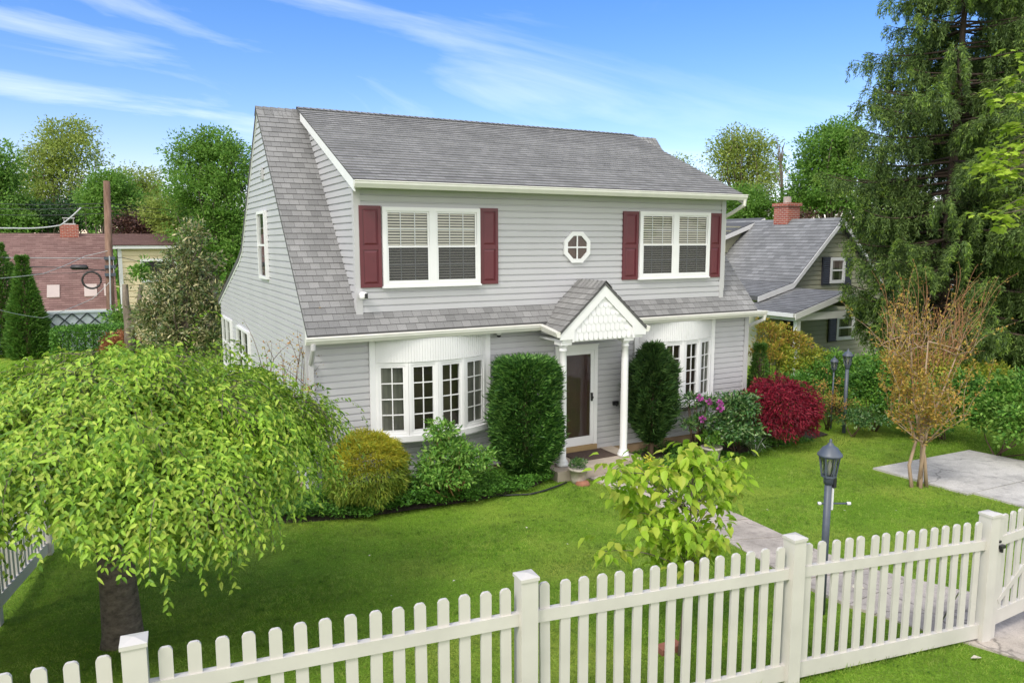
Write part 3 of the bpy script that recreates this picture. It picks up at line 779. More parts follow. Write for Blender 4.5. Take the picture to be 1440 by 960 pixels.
# side windows on the gable
def side_window(y0, y1, z0, z1, twin):
    m = MB(); c = .055
    def bx(a, b, za, zb, o0, o1): m.box(-o1, -o0, a, b, za, zb)
    bx(y0, y0 + c, z0, z1, .002, .07); bx(y1 - c, y1, z0, z1, .002, .07)
    bx(y0 + c, y1 - c, z0, z0 + c, .002, .07); bx(y0 + c, y1 - c, z1 - c, z1, .002, .07)
    zm = (z0 + z1) / 2; bx(y0 + c, y1 - c, zm - .02, zm + .02, .02, .06)
    hv = [(y0 + c, y1 - c)]
    if twin:
        ym = (y0 + y1) / 2; bx(ym - .06, ym + .06, z0 + c, z1 - c, .003, .068); hv = [(y0 + c, ym - .06), (ym + .06, y1 - c)]
    w = m.build('window', 'white', house)
    bk = MB(); pn = MB(); mu = MB()
    for a, b in hv:
        bk.box(-.016, -.014, a, b, z0 + c, z1 - c)
        pn.face([(-.035, a, z0 + c), (-.035, b, z0 + c), (-.035, b, z1 - c), (-.035, a, z1 - c)])
        for ya_, yb_ in ((a + .01, a + (b - a) * .3), (b - (b - a) * .25, b - .01)):
            cu = MB(); cu.box(-.024, -.018, ya_, yb_, zm + .02, z1 - c); cu.build('curtain', 'curtain', w)
        mu.box(-.033, -.027, a, b, (zm + z1) / 2 - .007, (zm + z1) / 2 + .007)
    bk.build('recess', 'dark', w); mu.build('muntin', 'white', w); pn.build('pane', 'glass', w)
side_window(2.86, 3.66, 3.385, 4.69, False)
side_window(5.45, 7.15, .75, 2.10, True)
side_window(8.2, 9.75, .75, 2.12, True)
mb = MB(); mb.box(-.05, -.013, 2.98, 3.14, 5.28, 5.5)
for k in range(4): mb.box(-.062, -.05, 2.985, 3.135, 5.29 + k * .05, 5.315 + k * .05)
mb.build('wall_vent', 'sidetrim', house)

# --- bow windows
def bow(x0, x1, sag, z0, z1, ztop):
    xm, hw = (x0 + x1) / 2, (x1 - x0) / 2
    def yy(x): return -.035 - sag * (1 - ((x - xm) / hw) ** 2)
    xs = [x0 + (x1 - x0) * k / 4 for k in range(5)]
    P = [np.array((x, yy(x), 0.)) for x in xs]
    fr = MB(); mu = MB(); pn = MB()
    for a, b in zip(P[:-1], P[1:]):
        e = (b - a); Lw = np.linalg.norm(e); e = e / Lw; n = np.array((e[1], -e[0], 0))
        def hx(mb_, s0, s1, za, zb, o0, o1):
            q = []
            for z in (za, zb):
                for s, o in ((s0, o0), (s1, o0), (s1, o1), (s0, o1)):
                    p = a + e * s + n * o; q.append((p[0], p[1], z))
            mb_.hexa(q)
        fw = .05; sw = .04
        # mullion frame
        hx(fr, 0, fw, z0, z1, -.06, .02); hx(fr, Lw - fw, Lw, z0, z1, -.06, .02)
        hx(fr, fw, Lw - fw, z1 - .05, z1, -.06, .018); hx(fr, fw, Lw - fw, z0, z0 + .05, -.06, .018)
        # sash
        hx(fr, fw, fw + sw, z0 + .05, z1 - .05, -.045, .008); hx(fr, Lw - fw - sw, Lw - fw, z0 + .05, z1 - .05, -.045, .008)
        hx(fr, fw + sw, Lw - fw - sw, z1 - .05 - sw, z1 - .05, -.045, .008); hx(fr, fw + sw, Lw - fw - sw, z0 + .05, z0 + .05 + sw, -.045, .008)
        g0, g1, h0, h1 = fw + sw, Lw - fw - sw, z0 + .05 + sw, z1 - .05 - sw
        hx(mu, (g0 + g1) / 2 - .009, (g0 + g1) / 2 + .009, h0, h1, -.016, -.002)
        for k in (1, 2, 3):
            z = h0 + (h1 - h0) * k / 4
            hx(mu, g0, g1, z - .009, z + .009, -.0155, -.0025)
        q = [a + e * g0 - n * .02, a + e * g1 - n * .02]
        pn.face([(q[0][0], q[0][1], h0), (q[1][0], q[1][1], h0), (q[1][0], q[1][1], h1), (q[0][0], q[0][1], h1)])
    w = fr.build('bow_window', 'white', house)
    mu.build('muntin', 'white', w); pn.build('pane', 'glass', w)
    # beadboard apron above and seat below
    hd = MB(); nseg = 44
    for k in range(nseg):
        xa, xb = x0 + (x1 - x0) * k / nseg, x0 + (x1 - x0) * (k + 1) / nseg
        ya, yb = yy(xa) - .03, yy(xb) - .03
        g = .010
        hd.hexa([(xa + g / 2, ya, z1 + .002), (xb - g / 2, yb, z1 + .002), (xb - g / 2, yb + .03, z1 + .002), (xa + g / 2, ya + .03, z1 + .002),
                 (xa + g / 2, min(ya * .55 + .45 * ya, -.06), ztop), (xb - g / 2, yb, ztop), (xb - g / 2, yb + .03, ztop), (xa + g / 2, ya + .03, ztop)])
        hd.hexa([(xa, ya + .008, z1 + .003), (xb, yb + .008, z1 + .003), (xb, yb + .028, z1 + .003), (xa, ya + .028, z1 + .003),
                 (xa, ya + .008, ztop - .001), (xb, yb + .008, ztop - .001), (xb, yb + .028, ztop - .001), (xa, ya + .028, ztop - .001)])
    hd.build('beadboard_panel', 'white', w)
    st = MB(); poly = [(x, yy(x) - .045, z0 - .002) for x in np.linspace(x0 - .03, x1 + .03, 17)]
    poly = [(p[0], min(p[1], -.03), p[2]) for p in poly] + [(x1 + .03, -.002, z0 - .002), (x0 - .03, -.002, z0 - .002)]
    st.prism(poly, (0, 0, -.10))
    poly2 = [(x0 + (p[0] - x0) * .96 + .04, p[1] * .6, z0 - .104) for p in poly]
    st.prism(poly2, (0, 0, -.05)); st.build('window_seat', 'white', w)
    for xa, xb in ((x0 - .10, x0 + .02), (x1 - .02, x1 + .10)):
        tr = MB(); tr.box(xa, xb, -.05, -.002, z0 - .1, ztop); tr.build('casing', 'white', w)
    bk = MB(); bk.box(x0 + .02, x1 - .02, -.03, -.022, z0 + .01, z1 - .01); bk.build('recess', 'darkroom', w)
    for xa in (x0 + .04, x0 + .30, x1 - .36):
        cu = MB()
        for k in range(5):
            y_ = -.05 - .012 * (k % 2); cu.hexa([(xa + k * .05, y_, z0 + .06), (xa + k * .05 + .05, -.05 - .012 * ((k + 1) % 2), z0 + .06), (xa + k * .05 + .05, -.034, z0 + .06), (xa + k * .05, -.034, z0 + .06), (xa + k * .05, y_, z1 - .06), (xa + k * .05 + .05, -.05 - .012 * ((k + 1) % 2), z1 - .06), (xa + k * .05 + .05, -.034, z1 - .06), (xa + k * .05, -.034, z1 - .06)])
        cu.build('curtain', 'curtain', w)
bow(1.12, 3.17, .25, .82, 2.085, 2.484)
bow(6.62, 8.56, .25, .80, 2.085, 2.484)

# --- door
m = MB(); dx0, dx1 = 4.655, 5.63
m.box(dx0, dx0 + .085, -.05, -.002, .0, 2.10); m.box(dx1 - .085, dx1, -.05, -.002, .0, 2.10); m.box(dx0 + .085, dx1 - .085, -.05, -.002, 2.01, 2.10)
m.box(dx0 - .015, dx1 + .015, -.062, -.003, 2.101, 2.13)
df = m.build('door_frame', 'white', house)
m = MB(); sash_frame(m, dx0 + .088, dx1 - .088, .13, 2.007, -.045, -.012, .075); m.box(dx0 + .165, dx1 - .165, -.044, -.013, .205, .30)
sd = m.build('storm_door', 'white', house)
m = MB(); m.face([(dx0 + .15, -.03, .2), (dx1 - .15, -.03, .2), (dx1 - .15, -.03, 1.94), (dx0 + .15, -.03, 1.94)]); m.build('pane', 'glass', sd)
m = MB(); m.box(dx1 - .155, dx1 - .125, -.075, -.046, 1.0, 1.16); m.box(dx1 - .17, dx1 - .12, -.09, -.075, 1.05, 1.09); m.build('handle', 'black', sd)
m = MB(); m.box(dx0 + .09, dx1 - .09, -.017, -.0145, .12, 2.0)
for za, zb in ((.3, .9), (1.0, 1.45), (1.55, 1.85)):
    for xa, xb in ((dx0 + .2, (dx0 + dx1) / 2 - .04), ((dx0 + dx1) / 2 + .04, dx1 - .2)):
        m.box(xa, xb, -.020, -.0172, za, zb)
fd = m.build('front_door', 'doorwood', house)
m = MB(); m.lathe([(.0, 0), (.03, .0), (.03, .03), (.0, .04)], (dx0 + .2, -.03, 1.0), 8); m.build('door_knob', 'brass', fd)
m = MB(); m.box(dx0 + .02, dx1 - .02, -.09, -.001, .003, .125); M['threshold'] = plain('wood_sill', (.36, .25, .12), .6, .1, 5.); m.build('threshold', 'threshold', house)

# --- porch: gabled hood on two columns
PX0, PX1, PXM = 4.24, 6.14, 5.19; PYF = -.86; PZE, PZR = 2.515, 3.37
for s, px in ((-1, PX0), (1, PX1)):
    m = MB(); Ls = math.hypot(PXM - px, PZR - PZE)
    evp = unit(np.array((PXM - px, 0, PZR - PZE))); nvp = np.array((s * (PZR - PZE), 0, abs(PXM - px))) / Ls
    # courses run along Y
    courses(m, (px, PYF - .04, PZE), (0, 1, 0), evp, nvp, [(0, 0)], [(0, -PYF + .05)], Ls, .135, .013, 3.3)
    p = [(px, PYF - .036, PZE - .002), (PXM, PYF - .036, PZR - .002), (PXM, PYF - .036, PZR - .05), (px, PYF - .036, PZE - .05)]
    m.prism(p, (0, -PYF + .03, 0))
    if s > 0:
        for k in range(7):
            y0 = PYF - .05 + k * .13
            for q in (-1, 1):
                m.face([(PXM, y0, PZR + .03), (PXM, y0 + .13, PZR + .018), (PXM + q * .14, y0 + .13, PZR + .016 - .126), (PXM + q * .14, y0, PZR + .028 - .126)], ((0, y0), (.13, y0), (.13, y0 + .1), (0, y0 + .1)))
    m.build('porch_roof', 'roof', house)
# gable trim
m = MB()
y = PYF
for s, px in ((-1, PX0), (1, PX1)):
    q = [(px, y - .02, PZE - .03), (PXM, y - .02, PZR - .03), (PXM, y - .02, PZR - .26), (px - s * .28, y - .02, PZE - .01), (px - s * .28, y - .02, PZE - .15), (px, y - .02, PZE - .15)]
    m.prism(q, (0, .03, 0))
m.box(PX0 + .26, PX0 + .30, y - .022, y + .02, PZE - .2, PZE + .05); m.box(PX1 - .30, PX1 - .26, y - .022, y + .02, PZE - .2, PZE + .05)
m.box(PX0 + .06, PX0 + .30, y + .012, -.05, PZE - .2, PZE - .155); m.box(PX1 - .30, PX1 - .06, y + .012, -.05, PZE - .2, PZE - .155)
m.box(PX0 + .3, PX1 - .3, y + .02, y + .06, PZE - .2, PZE - .165)
m.box(PX0 + .06, PX1 - .06, y + .07, -.02, PZE - .1, PZE - .08)
m.build('porch_trim', 'white', house)
# fish scale shingles in the gable
m = MB(); xl, xr = PX0 + .30, PX1 - .30
m.prism([(xl, y + .016, PZE - .155), (xr, y + .016, PZE - .155), (xr, y + .016, PZE - .0), (PXM, y + .016, PZR - .24), (xl, y + .016, PZE)], (0, .01, 0))
sw = .105; 
for r in range(6):
    zb = PZE - .19 + r * .145
    yo = y + .012 - .0
    off = (r % 2) * sw / 2
    x = xl + off - sw
    while x < xr:
        xc = x + sw / 2
        hw_ = min((PZR - .24 - zb) / (PZR - .24 - PZE) * (PXM - xl), PXM - xl) - .03
        if xc - sw / 2 > xl - .01 and xc + sw / 2 < xr + .01 and (abs(xc - PXM) + sw * .3 < hw_ or r == 0):
            rr = sw * .47
            arc = [(xc + rr * math.cos(t), yo - .013, zb + rr + rr * math.sin(t)) for t in np.linspace(math.pi, 2 * math.pi, 9)]
            zt = zb + .20
            top = [(xc + rr, yo - .002, zt), (xc - rr, yo - .002, zt)]
            if abs(xc - PXM) < (PZR - .24 - zt) / (PZR - .24 - PZE) * (PXM - xl) or r == 0:
                m.prism(arc + top, (0, .012, 0))
            else:
                m.prism(arc + [(xc + rr, yo - .006, zb + rr + .03), (xc - rr, yo - .006, zb + rr + .03)], (0, .012, 0))
        x += sw
m.build('scallop_panel', 'sidetrim_white' if 'sidetrim_white' in M else 'white', house)
# porch gutter returns
for s, px in ((-1, PX0), (1, PX1)):
    m = MB(); x0_, x1_ = (px - .1, px) if s < 0 else (px, px + .1)
    ya, yb = PYF - .03, -.27
    m.hexa([(x0_ + (.04 if s < 0 else 0), ya, PZE - .1), (x1_ - (.04 if s > 0 else 0), ya, PZE - .1), (x1_ - (.04 if s > 0 else 0), yb, PZE - .1 + .07), (x0_ + (.04 if s < 0 else 0), yb, PZE - .1 + .07),
            (x0_, ya, PZE - .005), (x1_, ya, PZE - .005), (x1_, yb, PZE + .085), (x0_, yb, PZE + .085)])
    m.build('porch_gutter', 'gutter', house)
for cx_ in (4.40, 5.78):
    m = MB(); cy = -.72
    m.lathe([(.115, 0), (.115, .05), (.095, .06), (.10, .09), (.08, .12), (.07, .15), (.072, .9), (.066, 1.9), (.06, 2.12), (.075, 2.13), (.075, 2.15), (.063, 2.16), (.068, 2.2), (.10, 2.24)], (cx_, cy, .02), 24)
    m.box(cx_ - .115, cx_ + .115, cy - .115, cy + .115, 2.262, 2.315)
    m.build('column', 'white', house, True)
    o = bpy.context.scene.collection.objects[-1]
# stoop
m = MB(); m.box(4.12, 6.02, -1.02, -.006, -.6, .015); m.build('stoop', 'stoop', house, bevel=.012)
# hose bib box, small things fixed to the wall
m = MB(); m.box(6.02, 6.14, -.06, -.014, .85, .93); m.tube([(6.05, -.06, .88), (6.05, -.13, .86)], .02, 6); m.build('wall_tap', 'black', house)

# cameras and lights hung on the house
cam1 = thing('security_camera', 'white security camera on the left corner of the upper storey', 'camera', (.93, -.1, 3.18))
m = MB(); m.lathe([(.0, 0), (.055, .005), (.065, .04), (.065, .09), (.05, .12), (0, .125)], (.93, -.09, 3.16), 14); m.tube([(.93, -.006, 3.2), (.93, -.08, 3.22)], .03, 8); m.build('body', 'white', cam1, True)
m = MB(); m.box(.935, .985, -.165, -.145, 3.18, 3.26); m.build('lens', 'black', cam1)
cam2 = thing('security_camera', 'small dome camera tucked under the eave beside the porch hood', 'camera', (3.42, -.1, 2.4))
m = MB(); m.tube([(3.42, -.1, 2.484), (3.42, -.1, 2.43)], .045, 10); m.build('body', 'white', cam2)
m = MB(); m.lathe([(.0, -.045), (.025, -.04), (.04, -.015), (.04, 0)], (3.42, -.1, 2.43), 10); m.build('lens', 'black', cam2, True)

# ================================================================== GROUND
def grid_sheet(name, xs, ys, zf, mat, kind='structure', parent=None):
    X, Y = np.meshgrid(xs, ys); Z = zf(X, Y)
    V = np.stack([X, Y, Z], -1).reshape(-1, 3); nx = len(xs); ny = len(ys)
    i = np.arange(nx - 1)[None, :] + np.arange(ny - 1)[:, None] * nx
    T = np.stack([i, i + 1, i + 1 + nx, i + nx], -1).reshape(-1, 4)
    o = mesh_np(name, V, T, mat, parent, smooth=True)
    if kind: o['kind'] = kind
    return o
xs = np.concatenate([[-400, -150, -70, -40, -25], np.arange(-16, 20.01, .4), [25, 35, 50, 80, 160, 400]])
ys = np.concatenate([[-60, -30, -18], np.arange(-14, 30.01, .4), [34, 40, 55, 80, 160, 500]])
def ground_z(X, Y):
    h = .012 * np.sin(X * 1.9 + Y * .7) * np.sin(Y * 1.3) + .01 * np.sin(X * .8 - Y * 2.1)
    return ter(X, Y) + h * ((X < 9) | (Y > 0)) * (np.abs(Y) < 14)
grid_sheet('lawn', xs, ys, ground_z, 'lawn')

# front walk: slabs along a bent centre line
WALK = np.array([(5.2, -1.02, .86), (5.25, -2.4, .86), (5.22, -3.6, .86), (4.95, -4.7, .92), (4.72, -5.7, .98), (4.62, -6.5, 1.25), (4.72, -7.2, 1.5), (5.05, -8.0, 1.5), (5.5, -9.0, 1.4), (6.2, -10.4, 1.4)])
def walk_at(s):
    t = np.linspace(0, 1, len(WALK))
    return np.array([np.interp(s, t, WALK[:, k]) for k in range(3)])
mb = MB(); ns = 11
for k in range(ns):
    a, b = (k + .012) / ns, (k + 1 - .012) / ns
    q = []
    for s in (a, b):
        p = walk_at(s); d = walk_at(min(s + .02, 1)) - walk_at(max(s - .02, 0)); d = d[:2] / np.linalg.norm(d[:2]); n = np.array((-d[1], d[0]))
        for sg in (1, -1):
            c = p[:2] + n * sg * p[2] / 2; q.append((c[0], c[1], tz(*c)))
    dz = rng.uniform(.028, .036)
    lo = [(x, y, z - .08) for x, y, z in (q[0], q[1], q[3], q[2])]; hi = [(x, y, z + dz) for x, y, z in (q[0], q[1], q[3], q[2])]
    mb.hexa(lo + hi)
o = mb.build('walkway', 'conc', bevel=.006); o['kind'] = 'structure'
# driveway pad at the right
mb = MB()
for ya, yb in ((-3.12, -5.0), (-5.012, -6.9), (-6.912, -8.8), (-8.812, -14)):
    q = [(9.86, ya), (12.85, ya - .05), (12.9, yb), (9.7 + (.0 if ya > -4 else -.0), yb)]
    lo = [(x, y, tz(x, y) - .1) for x, y in q]; hi = [(x, y, tz(x, y) + .035) for x, y in q]
    mb.hexa(lo + hi)
o = mb.build('driveway', 'pad', bevel=.006); o['kind'] = 'structure'
# planting beds against the house
def bed(name, tab, x0, x1):
    xs_ = np.arange(x0, x1 + .01, .15); V = []; n = 7
    for x in xs_:
        yf = np.interp(x, [t[0] for t in tab], [t[1] for t in tab])
        for k in range(n):
            y = yf * .86 * (1 - k / (n - 1)) + .05 * (k / (n - 1))
            V.append((x, y, tz(x, y) + .018 + .03 * math.sin(math.pi * k / (n - 1)) + rng.uniform(0, .012)))
    i = np.arange(n - 1)[None, :] + np.arange(len(xs_) - 1)[:, None] * n
    T = np.stack([i, i + 1, i + 1 + n, i + n], -1).reshape(-1, 4)
    o = mesh_np(name, V, T, 'mulch', smooth=True); o['kind'] = 'structure'
BEDL = [(-1.2, -.3), (-.6, -1.0), (.4, -1.35), (2.6, -1.55), (3.6, -1.3), (4.1, -1.0)]
BEDR = [(6.05, -1.05), (7.2, -1.3), (8.8, -1.25), (10.5, -1.1), (12, -.9), (14.5, -3)]
bed('planting_bed', BEDL, -1.2, 4.1)
bed('planting_bed', BEDR, 6.05, 11.5)

# road and verge beyond the trees at the right
P = [at(1395, 455, 46), at(1700, 455, 46), at(1700, 440, 60), at(1380, 440, 60)]
mb = MB(); mb.face([(p[0], p[1], tz(p[0], p[1]) + .03) for p in P]); o = mb.build('road', 'asphalt'); o['kind'] = 'structure'

# ================================================================== FENCE
P1 = np.array((-2.738, -7.568)); P4 = np.array((4.534, -8.172)); fd_ = (P4 - P1) / np.linalg.norm(P4 - P1)
FS = np.linalg.norm(P4 - P1) / 3
ptop = {-1: 1.94, 0: 1.879, 1: 1.812, 2: 1.694, 3: 1.532}
pk = MB()
# one picket, local: base z 0, height set by the mesh 1.0 m
def picket_mesh(h):
    m = MB(); w, t = .076, .022; c = .018
    poly = [(-w / 2, 0, 0), (w / 2, 0, 0), (w / 2, 0, h - c * 1.3), (w / 2 - c * .55, 0, h - c * .35), (w / 2 - c * 1.2, 0, h), (-w / 2 + c * 1.2, 0, h), (-w / 2 + c * .55, 0, h - c * .35), (-w / 2, 0, h - c * 1.3)]
    m.prism([(x, -t / 2, z) for x, y, z in poly], (0, t, 0))
    return m
def post_mesh(h, w=.127):
    m = MB(); m.box(-w / 2, w / 2, -w / 2, w / 2, -.15, h - .03)
    e = w / 2 + .008
    m.box(-e, e, -e, e, h - .03, h - .006)
    a = [(-e, -e, h - .006), (e, -e, h - .006), (e, e, h - .006), (-e, e, h - .006)]; top = (0, 0, h + .012)
    for k in range(4): m.face((a[k], a[(k + 1) % 4], top))
    return m
def fence_run(root, pts, tops, ph=1.27, npk=15, spec=None):
    """posts at plan points with given top heights, children of root (root at origin)"""
    src_post = None; src_pk = None
    for i, (p, t) in enumerate(zip(pts, tops)):
        if src_post is None:
            ang = math.atan2(*(pts[1] - pts[0])[::-1])
            src_post = post_mesh(ph + .0).build('post', 'fence', root, bevel=.004, local=True); o = src_post
        else:
            o = dup(src_post, root)
        o.location = (p[0], p[1], t - ph); o.rotation_euler = (0, 0, ang)
    for i in range(len(pts) - 1):
        a, b = np.array(pts[i]), np.array(pts[i + 1]); d = (b - a); L = np.linalg.norm(d); d = d / L; an = math.atan2(d[1], d[0])
        ta, tb = tops[i], tops[i + 1]
        A = a + d * .06; B = b - d * .06
        for nm, dz, hh in (('top_rail', -.315, .09), ('bottom_rail', -1.185, .14)):
            m = MB()
            m.bar((A[0], A[1], ta + dz + (tb - ta) * .06 / L), (B[0], B[1], tb + dz - (tb - ta) * .06 / L), .05, hh)
            m.build(nm, 'fence', root, bevel=.004)
        nk = max(2, int(round(L / .1525)) - 1)
        for k in range(nk):
            s = (k + 1) / (nk + 1); p = a + d * L * s; t = ta + (tb - ta) * s
            if src_pk is None:
                src_pk = picket_mesh(1.04).build('picket', 'fence', root, local=True, bevel=.003); o = src_pk
            else:
                o = dup(src_pk, root)
            o.location = (p[0], p[1], t - .08 - 1.04 + float(rng.uniform(-.003, .003))); o.rotation_euler = (float(rng.normal() * .004), float(rng.normal() * .004), an)
fence = thing('picket_fence', 'white vinyl picket fence running across the front of the lawn', 'fence', (0, 0, 0))
idx = [-1, 0, 1, 2, 3]
fence_run(fence, [P1 + fd_ * (FS * k if k >= 0 else -2.03) for k in idx], [ptop[k] for k in idx])
side = thing('picket_fence', 'white side fence at the left edge behind the weeping tree', 'fence', (0, 0, 0))
S0 = P1 - fd_ * 2.03; sd_ = np.array((.15, .988))
fence_run(side, [S0 + sd_ * (.16 + 2.3 * k) for k in range(4)], [1.93, 1.66, 1.39, 1.16])
# the gate, hinged on its own stile next to the last post
gate = thing('gate', 'white picket gate with a black latch at the right end of the fence', 'gate', (0, 0, 0))
G0 = P4 + np.array((.115, -.005)); gd = unit(np.array((1., .03))); gw = 1.15
m = post_mesh(1.22, .085); o = m.build('stile', 'fence', gate, bevel=.004, local=True); o.location = (G0[0], G0[1], ptop[3] - 1.27 + .02)
o2 = dup(o, gate, (G0[0] + gd[0] * gw, G0[1] + gd[1] * gw, ptop[3] - 1.27 + .0))
for nm, dz, hh in (('top_rail', -.315, .09), ('bottom_rail', -1.1, .14)):
    m = MB(); m.bar((*(G0 + gd * .04), ptop[3] + dz), (*(G0 + gd * (gw - .04)), ptop[3] + dz), .045, hh); m.build(nm, 'fence', gate, bevel=.004)
sp = None
for k in range(7):
    p = G0 + gd * (gw * (k + 1) / 8)
    if sp is None: sp = picket_mesh(1.0).build('picket', 'fence', gate, local=True, bevel=.003); o = sp
    else: o = dup(sp, gate)
    o.location = (p[0], p[1], ptop[3] - .06 - 1.0); o.rotation_euler = (0, 0, math.atan2(gd[1], gd[0]))
m = MB(); m.bar((*(G0 + gd * .12), ptop[3] - .95), (*(G0 + gd * (gw - .12)), ptop[3] - .4), .03, .06); m.build('brace', 'fence', gate)
m = MB(); m.box(G0[0] - .02, G0[0] + .05, G0[1] - .075, G0[1] - .043, ptop[3] - .36, ptop[3] - .33); m.box(G0[0] + .0, G0[0] + .02, G0[1] - .07, G0[1] - .043, ptop[3] - .4, ptop[3] - .36)
m.box(G0[0] - .03, G0[0] - .005, G0[1] - .06, G0[1] - .043, ptop[3] - .30, ptop[3] - .28)
m.build('latch', 'black', gate)

# ================================================================== LAMPS, POTS, SMALL THINGS
def lamp(label, base, top, crossbar, group=None, lean=0, r=.036, s=1.):
    x, y, z = base; root = thing('lamp_post', label, 'lamp', base, group)
    H = top - z; hz = H - .40 * s
    m = MB(); m.tube([(x, y, z - .2), (x, y, z + hz)], r, 14); m.lathe([(r + .012, hz - .07 * s), (r + .014, hz - .02 * s), (.055 * s, hz)], (x, y, z), 14); m.build('post', 'blackmetal', root, True)
    b, t = .068 * s, .098 * s; z0, z1 = z + hz + .01, z + hz + .215 * s
    m = MB(); n = 6
    pb_ = [np.array((x + b * math.cos(k * math.pi / 3 + .3), y + b * math.sin(k * math.pi / 3 + .3), z0)) for k in range(n)]
    pt_ = [np.array((x + t * math.cos(k * math.pi / 3 + .3), y + t * math.sin(k * math.pi / 3 + .3), z1)) for k in range(n)]
    for k in range(n):
        j = (k + 1) % n
        m.bar(pb_[k], pt_[k], .014 * s, .014 * s, (.3, .2, .1)); m.bar(pb_[k], pb_[j], .016 * s, .02 * s); m.bar(pt_[k], pt_[j], .016 * s, .02 * s)
        # scrolled tracery in each light
        c = (pb_[k] + pb_[j] + pt_[k] + pt_[j]) / 4; e = unit(pt_[j] - pt_[k]); h = (z1 - z0)
        for sg in (-1, 1):
            pts = [c + e * sg * (.012 + .018 * math.sin(a * 3.1)) * s + np.array((0, 0, h * (a - .5) * .8)) for a in np.linspace(0, 1, 8)]
            m.tube(pts, .0035 * s, 4)
    m.build('lantern_cage', 'blackmetal', root)
    m = MB()
    for k in range(n):
        j = (k + 1) % n; f = lambda p: np.array((x, y, p[2])) + (p - np.array((x, y, p[2]))) * .96
        m.face((f(pb_[k]), f(pb_[j]), f(pt_[j]), f(pt_[k])))
    m.build('lantern_glass', 'lampglass', root)
    m = MB(); m.lathe([(.012 * s, 0), (.014 * s, .06 * s), (.022 * s, .09 * s), (.018 * s, .13 * s), (0, .15 * s)], (x, y, z0 + .01), 8); m.build('bulb', 'bulb', root, True)
    m = MB(); zz = z1 + .002
    m.lathe([(.11 * s, 0), (.124 * s, .006 * s), (.122 * s, .02 * s), (.10 * s, .045 * s), (.075 * s, .085 * s), (.04 * s, .108 * s), (.03 * s, .115 * s), (.028 * s, .13 * s), (.012 * s, .135 * s), (.016 * s, .155 * s), (.006 * s, .175 * s), (0, .18 * s)], (x, y, zz), 18)
    m.build('lantern_cap', 'blackmetal', root, True)
    if crossbar:
        zb = z + H - .40 - .28
        m = MB(); e = RT / np.linalg.norm(RT)
        c = np.array((x, y, zb)); m.tube([c - e * .07, c + e * .21], .009, 8); m.build('ladder_bar', 'blackmetal', root, True)
        m = MB(); m.tube([c - e * .095, c - e * .065], .017, 8); m.tube([c + e * .2, c + e * .235], .017, 8); m.build('bar_end', 'white', root, True)
        m = MB(); q = c + np.array((.03, -.035, .0)); m.box(q[0] - .008, q[0] + .008, q[1] - .006, q[1] + .006, zb - .06, zb + .17); m.build('number_strip', 'white', root)
        m = MB(); m.box(x + .02, x + .06, y - .05, y - .01, zb + .17, zb + .27); m.build('light_sensor', 'black', root)
    return root
lamp('dark blue grey lamp post with cross bar standing on the lawn behind the fence', (3.57, -7.11, .25), 2.13, True)
pA = at(1189, 560, 17.2); pB = at(1171, 552, 17.6)
lamp('old lamp post in front of the neighbour hedge', (pA[0], pA[1], tz(pA[0], pA[1])), at(1189, 488, 17.2)[2], False, 'lamp posts at the far hedge', s=1.0, r=.04)
lamp('thin leaning lantern left of the taller lamp post by the hedge', (pB[0], pB[1], tz(pB[0], pB[1])), at(1171, 499, 17.6)[2], False, 'lamp posts at the far hedge', s=.8, r=.018)

def pot(label, base, r, h, mat, plantmat, ph, nl, L):
    root = thing('flower_pot', label, 'pot', base, 'flower pots in the front garden')
    m = MB(); m.lathe([(r * .68, 0), (r * .78, h * .3), (r * .95, h * .85), (r * 1.06, h * .86), (r * 1.08, h), (r * .95, h), (r * .9, h * .9)], base, 20); m.build('pot', mat, root, True)
    m = MB(); m.lathe([(0, h * .88), (r * .92, h * .885)], base, 16); m.build('soil', 'mulch', root)
    P, O, C = clumps([(base[0], base[1], base[2] + h + ph * .35, r * 1.0, r * 1.0, ph)], 26, nl, r * .4, (.2, 1), .8, .2)
    D = O + rng.normal(size=O.shape) * .4; D[:, 2] += .4
    foliage('foliage', plantmat, root, P, D, rng.normal(size=P.shape) + [0, 0, .8], L * rng.uniform(.6, 1.2, len(P)), L * .5)
    return root
pot('pale decorated pot on a terracotta base beside the left porch column', (4.46, -1.17, -.20), .17, .30, 'potgrey', 'l_camel', .10, 14, .05)
m = MB(); 
tp = thing('pot_stand', 'small terracotta stand under the decorated porch pot', 'pot stand', (4.46, -1.17, -.22))
bpy.data.objects.remove(tp)
o = MB(); o.lathe([(.13, 0), (.145, .02), (.11, .09), (.10, .1)], (4.46, -1.31, -.215), 14)
tag(o.build('terracotta_dish', 'terra', None, True), 'terracotta dish leaning at the foot of the porch pot', 'dish')
pq = gnd(1000, 648)
pot('ribbed grey stone pot of ferns in the right flower bed', tuple(pq), .20, .30, 'potgrey', 'l_bright', .22, 14, .09)

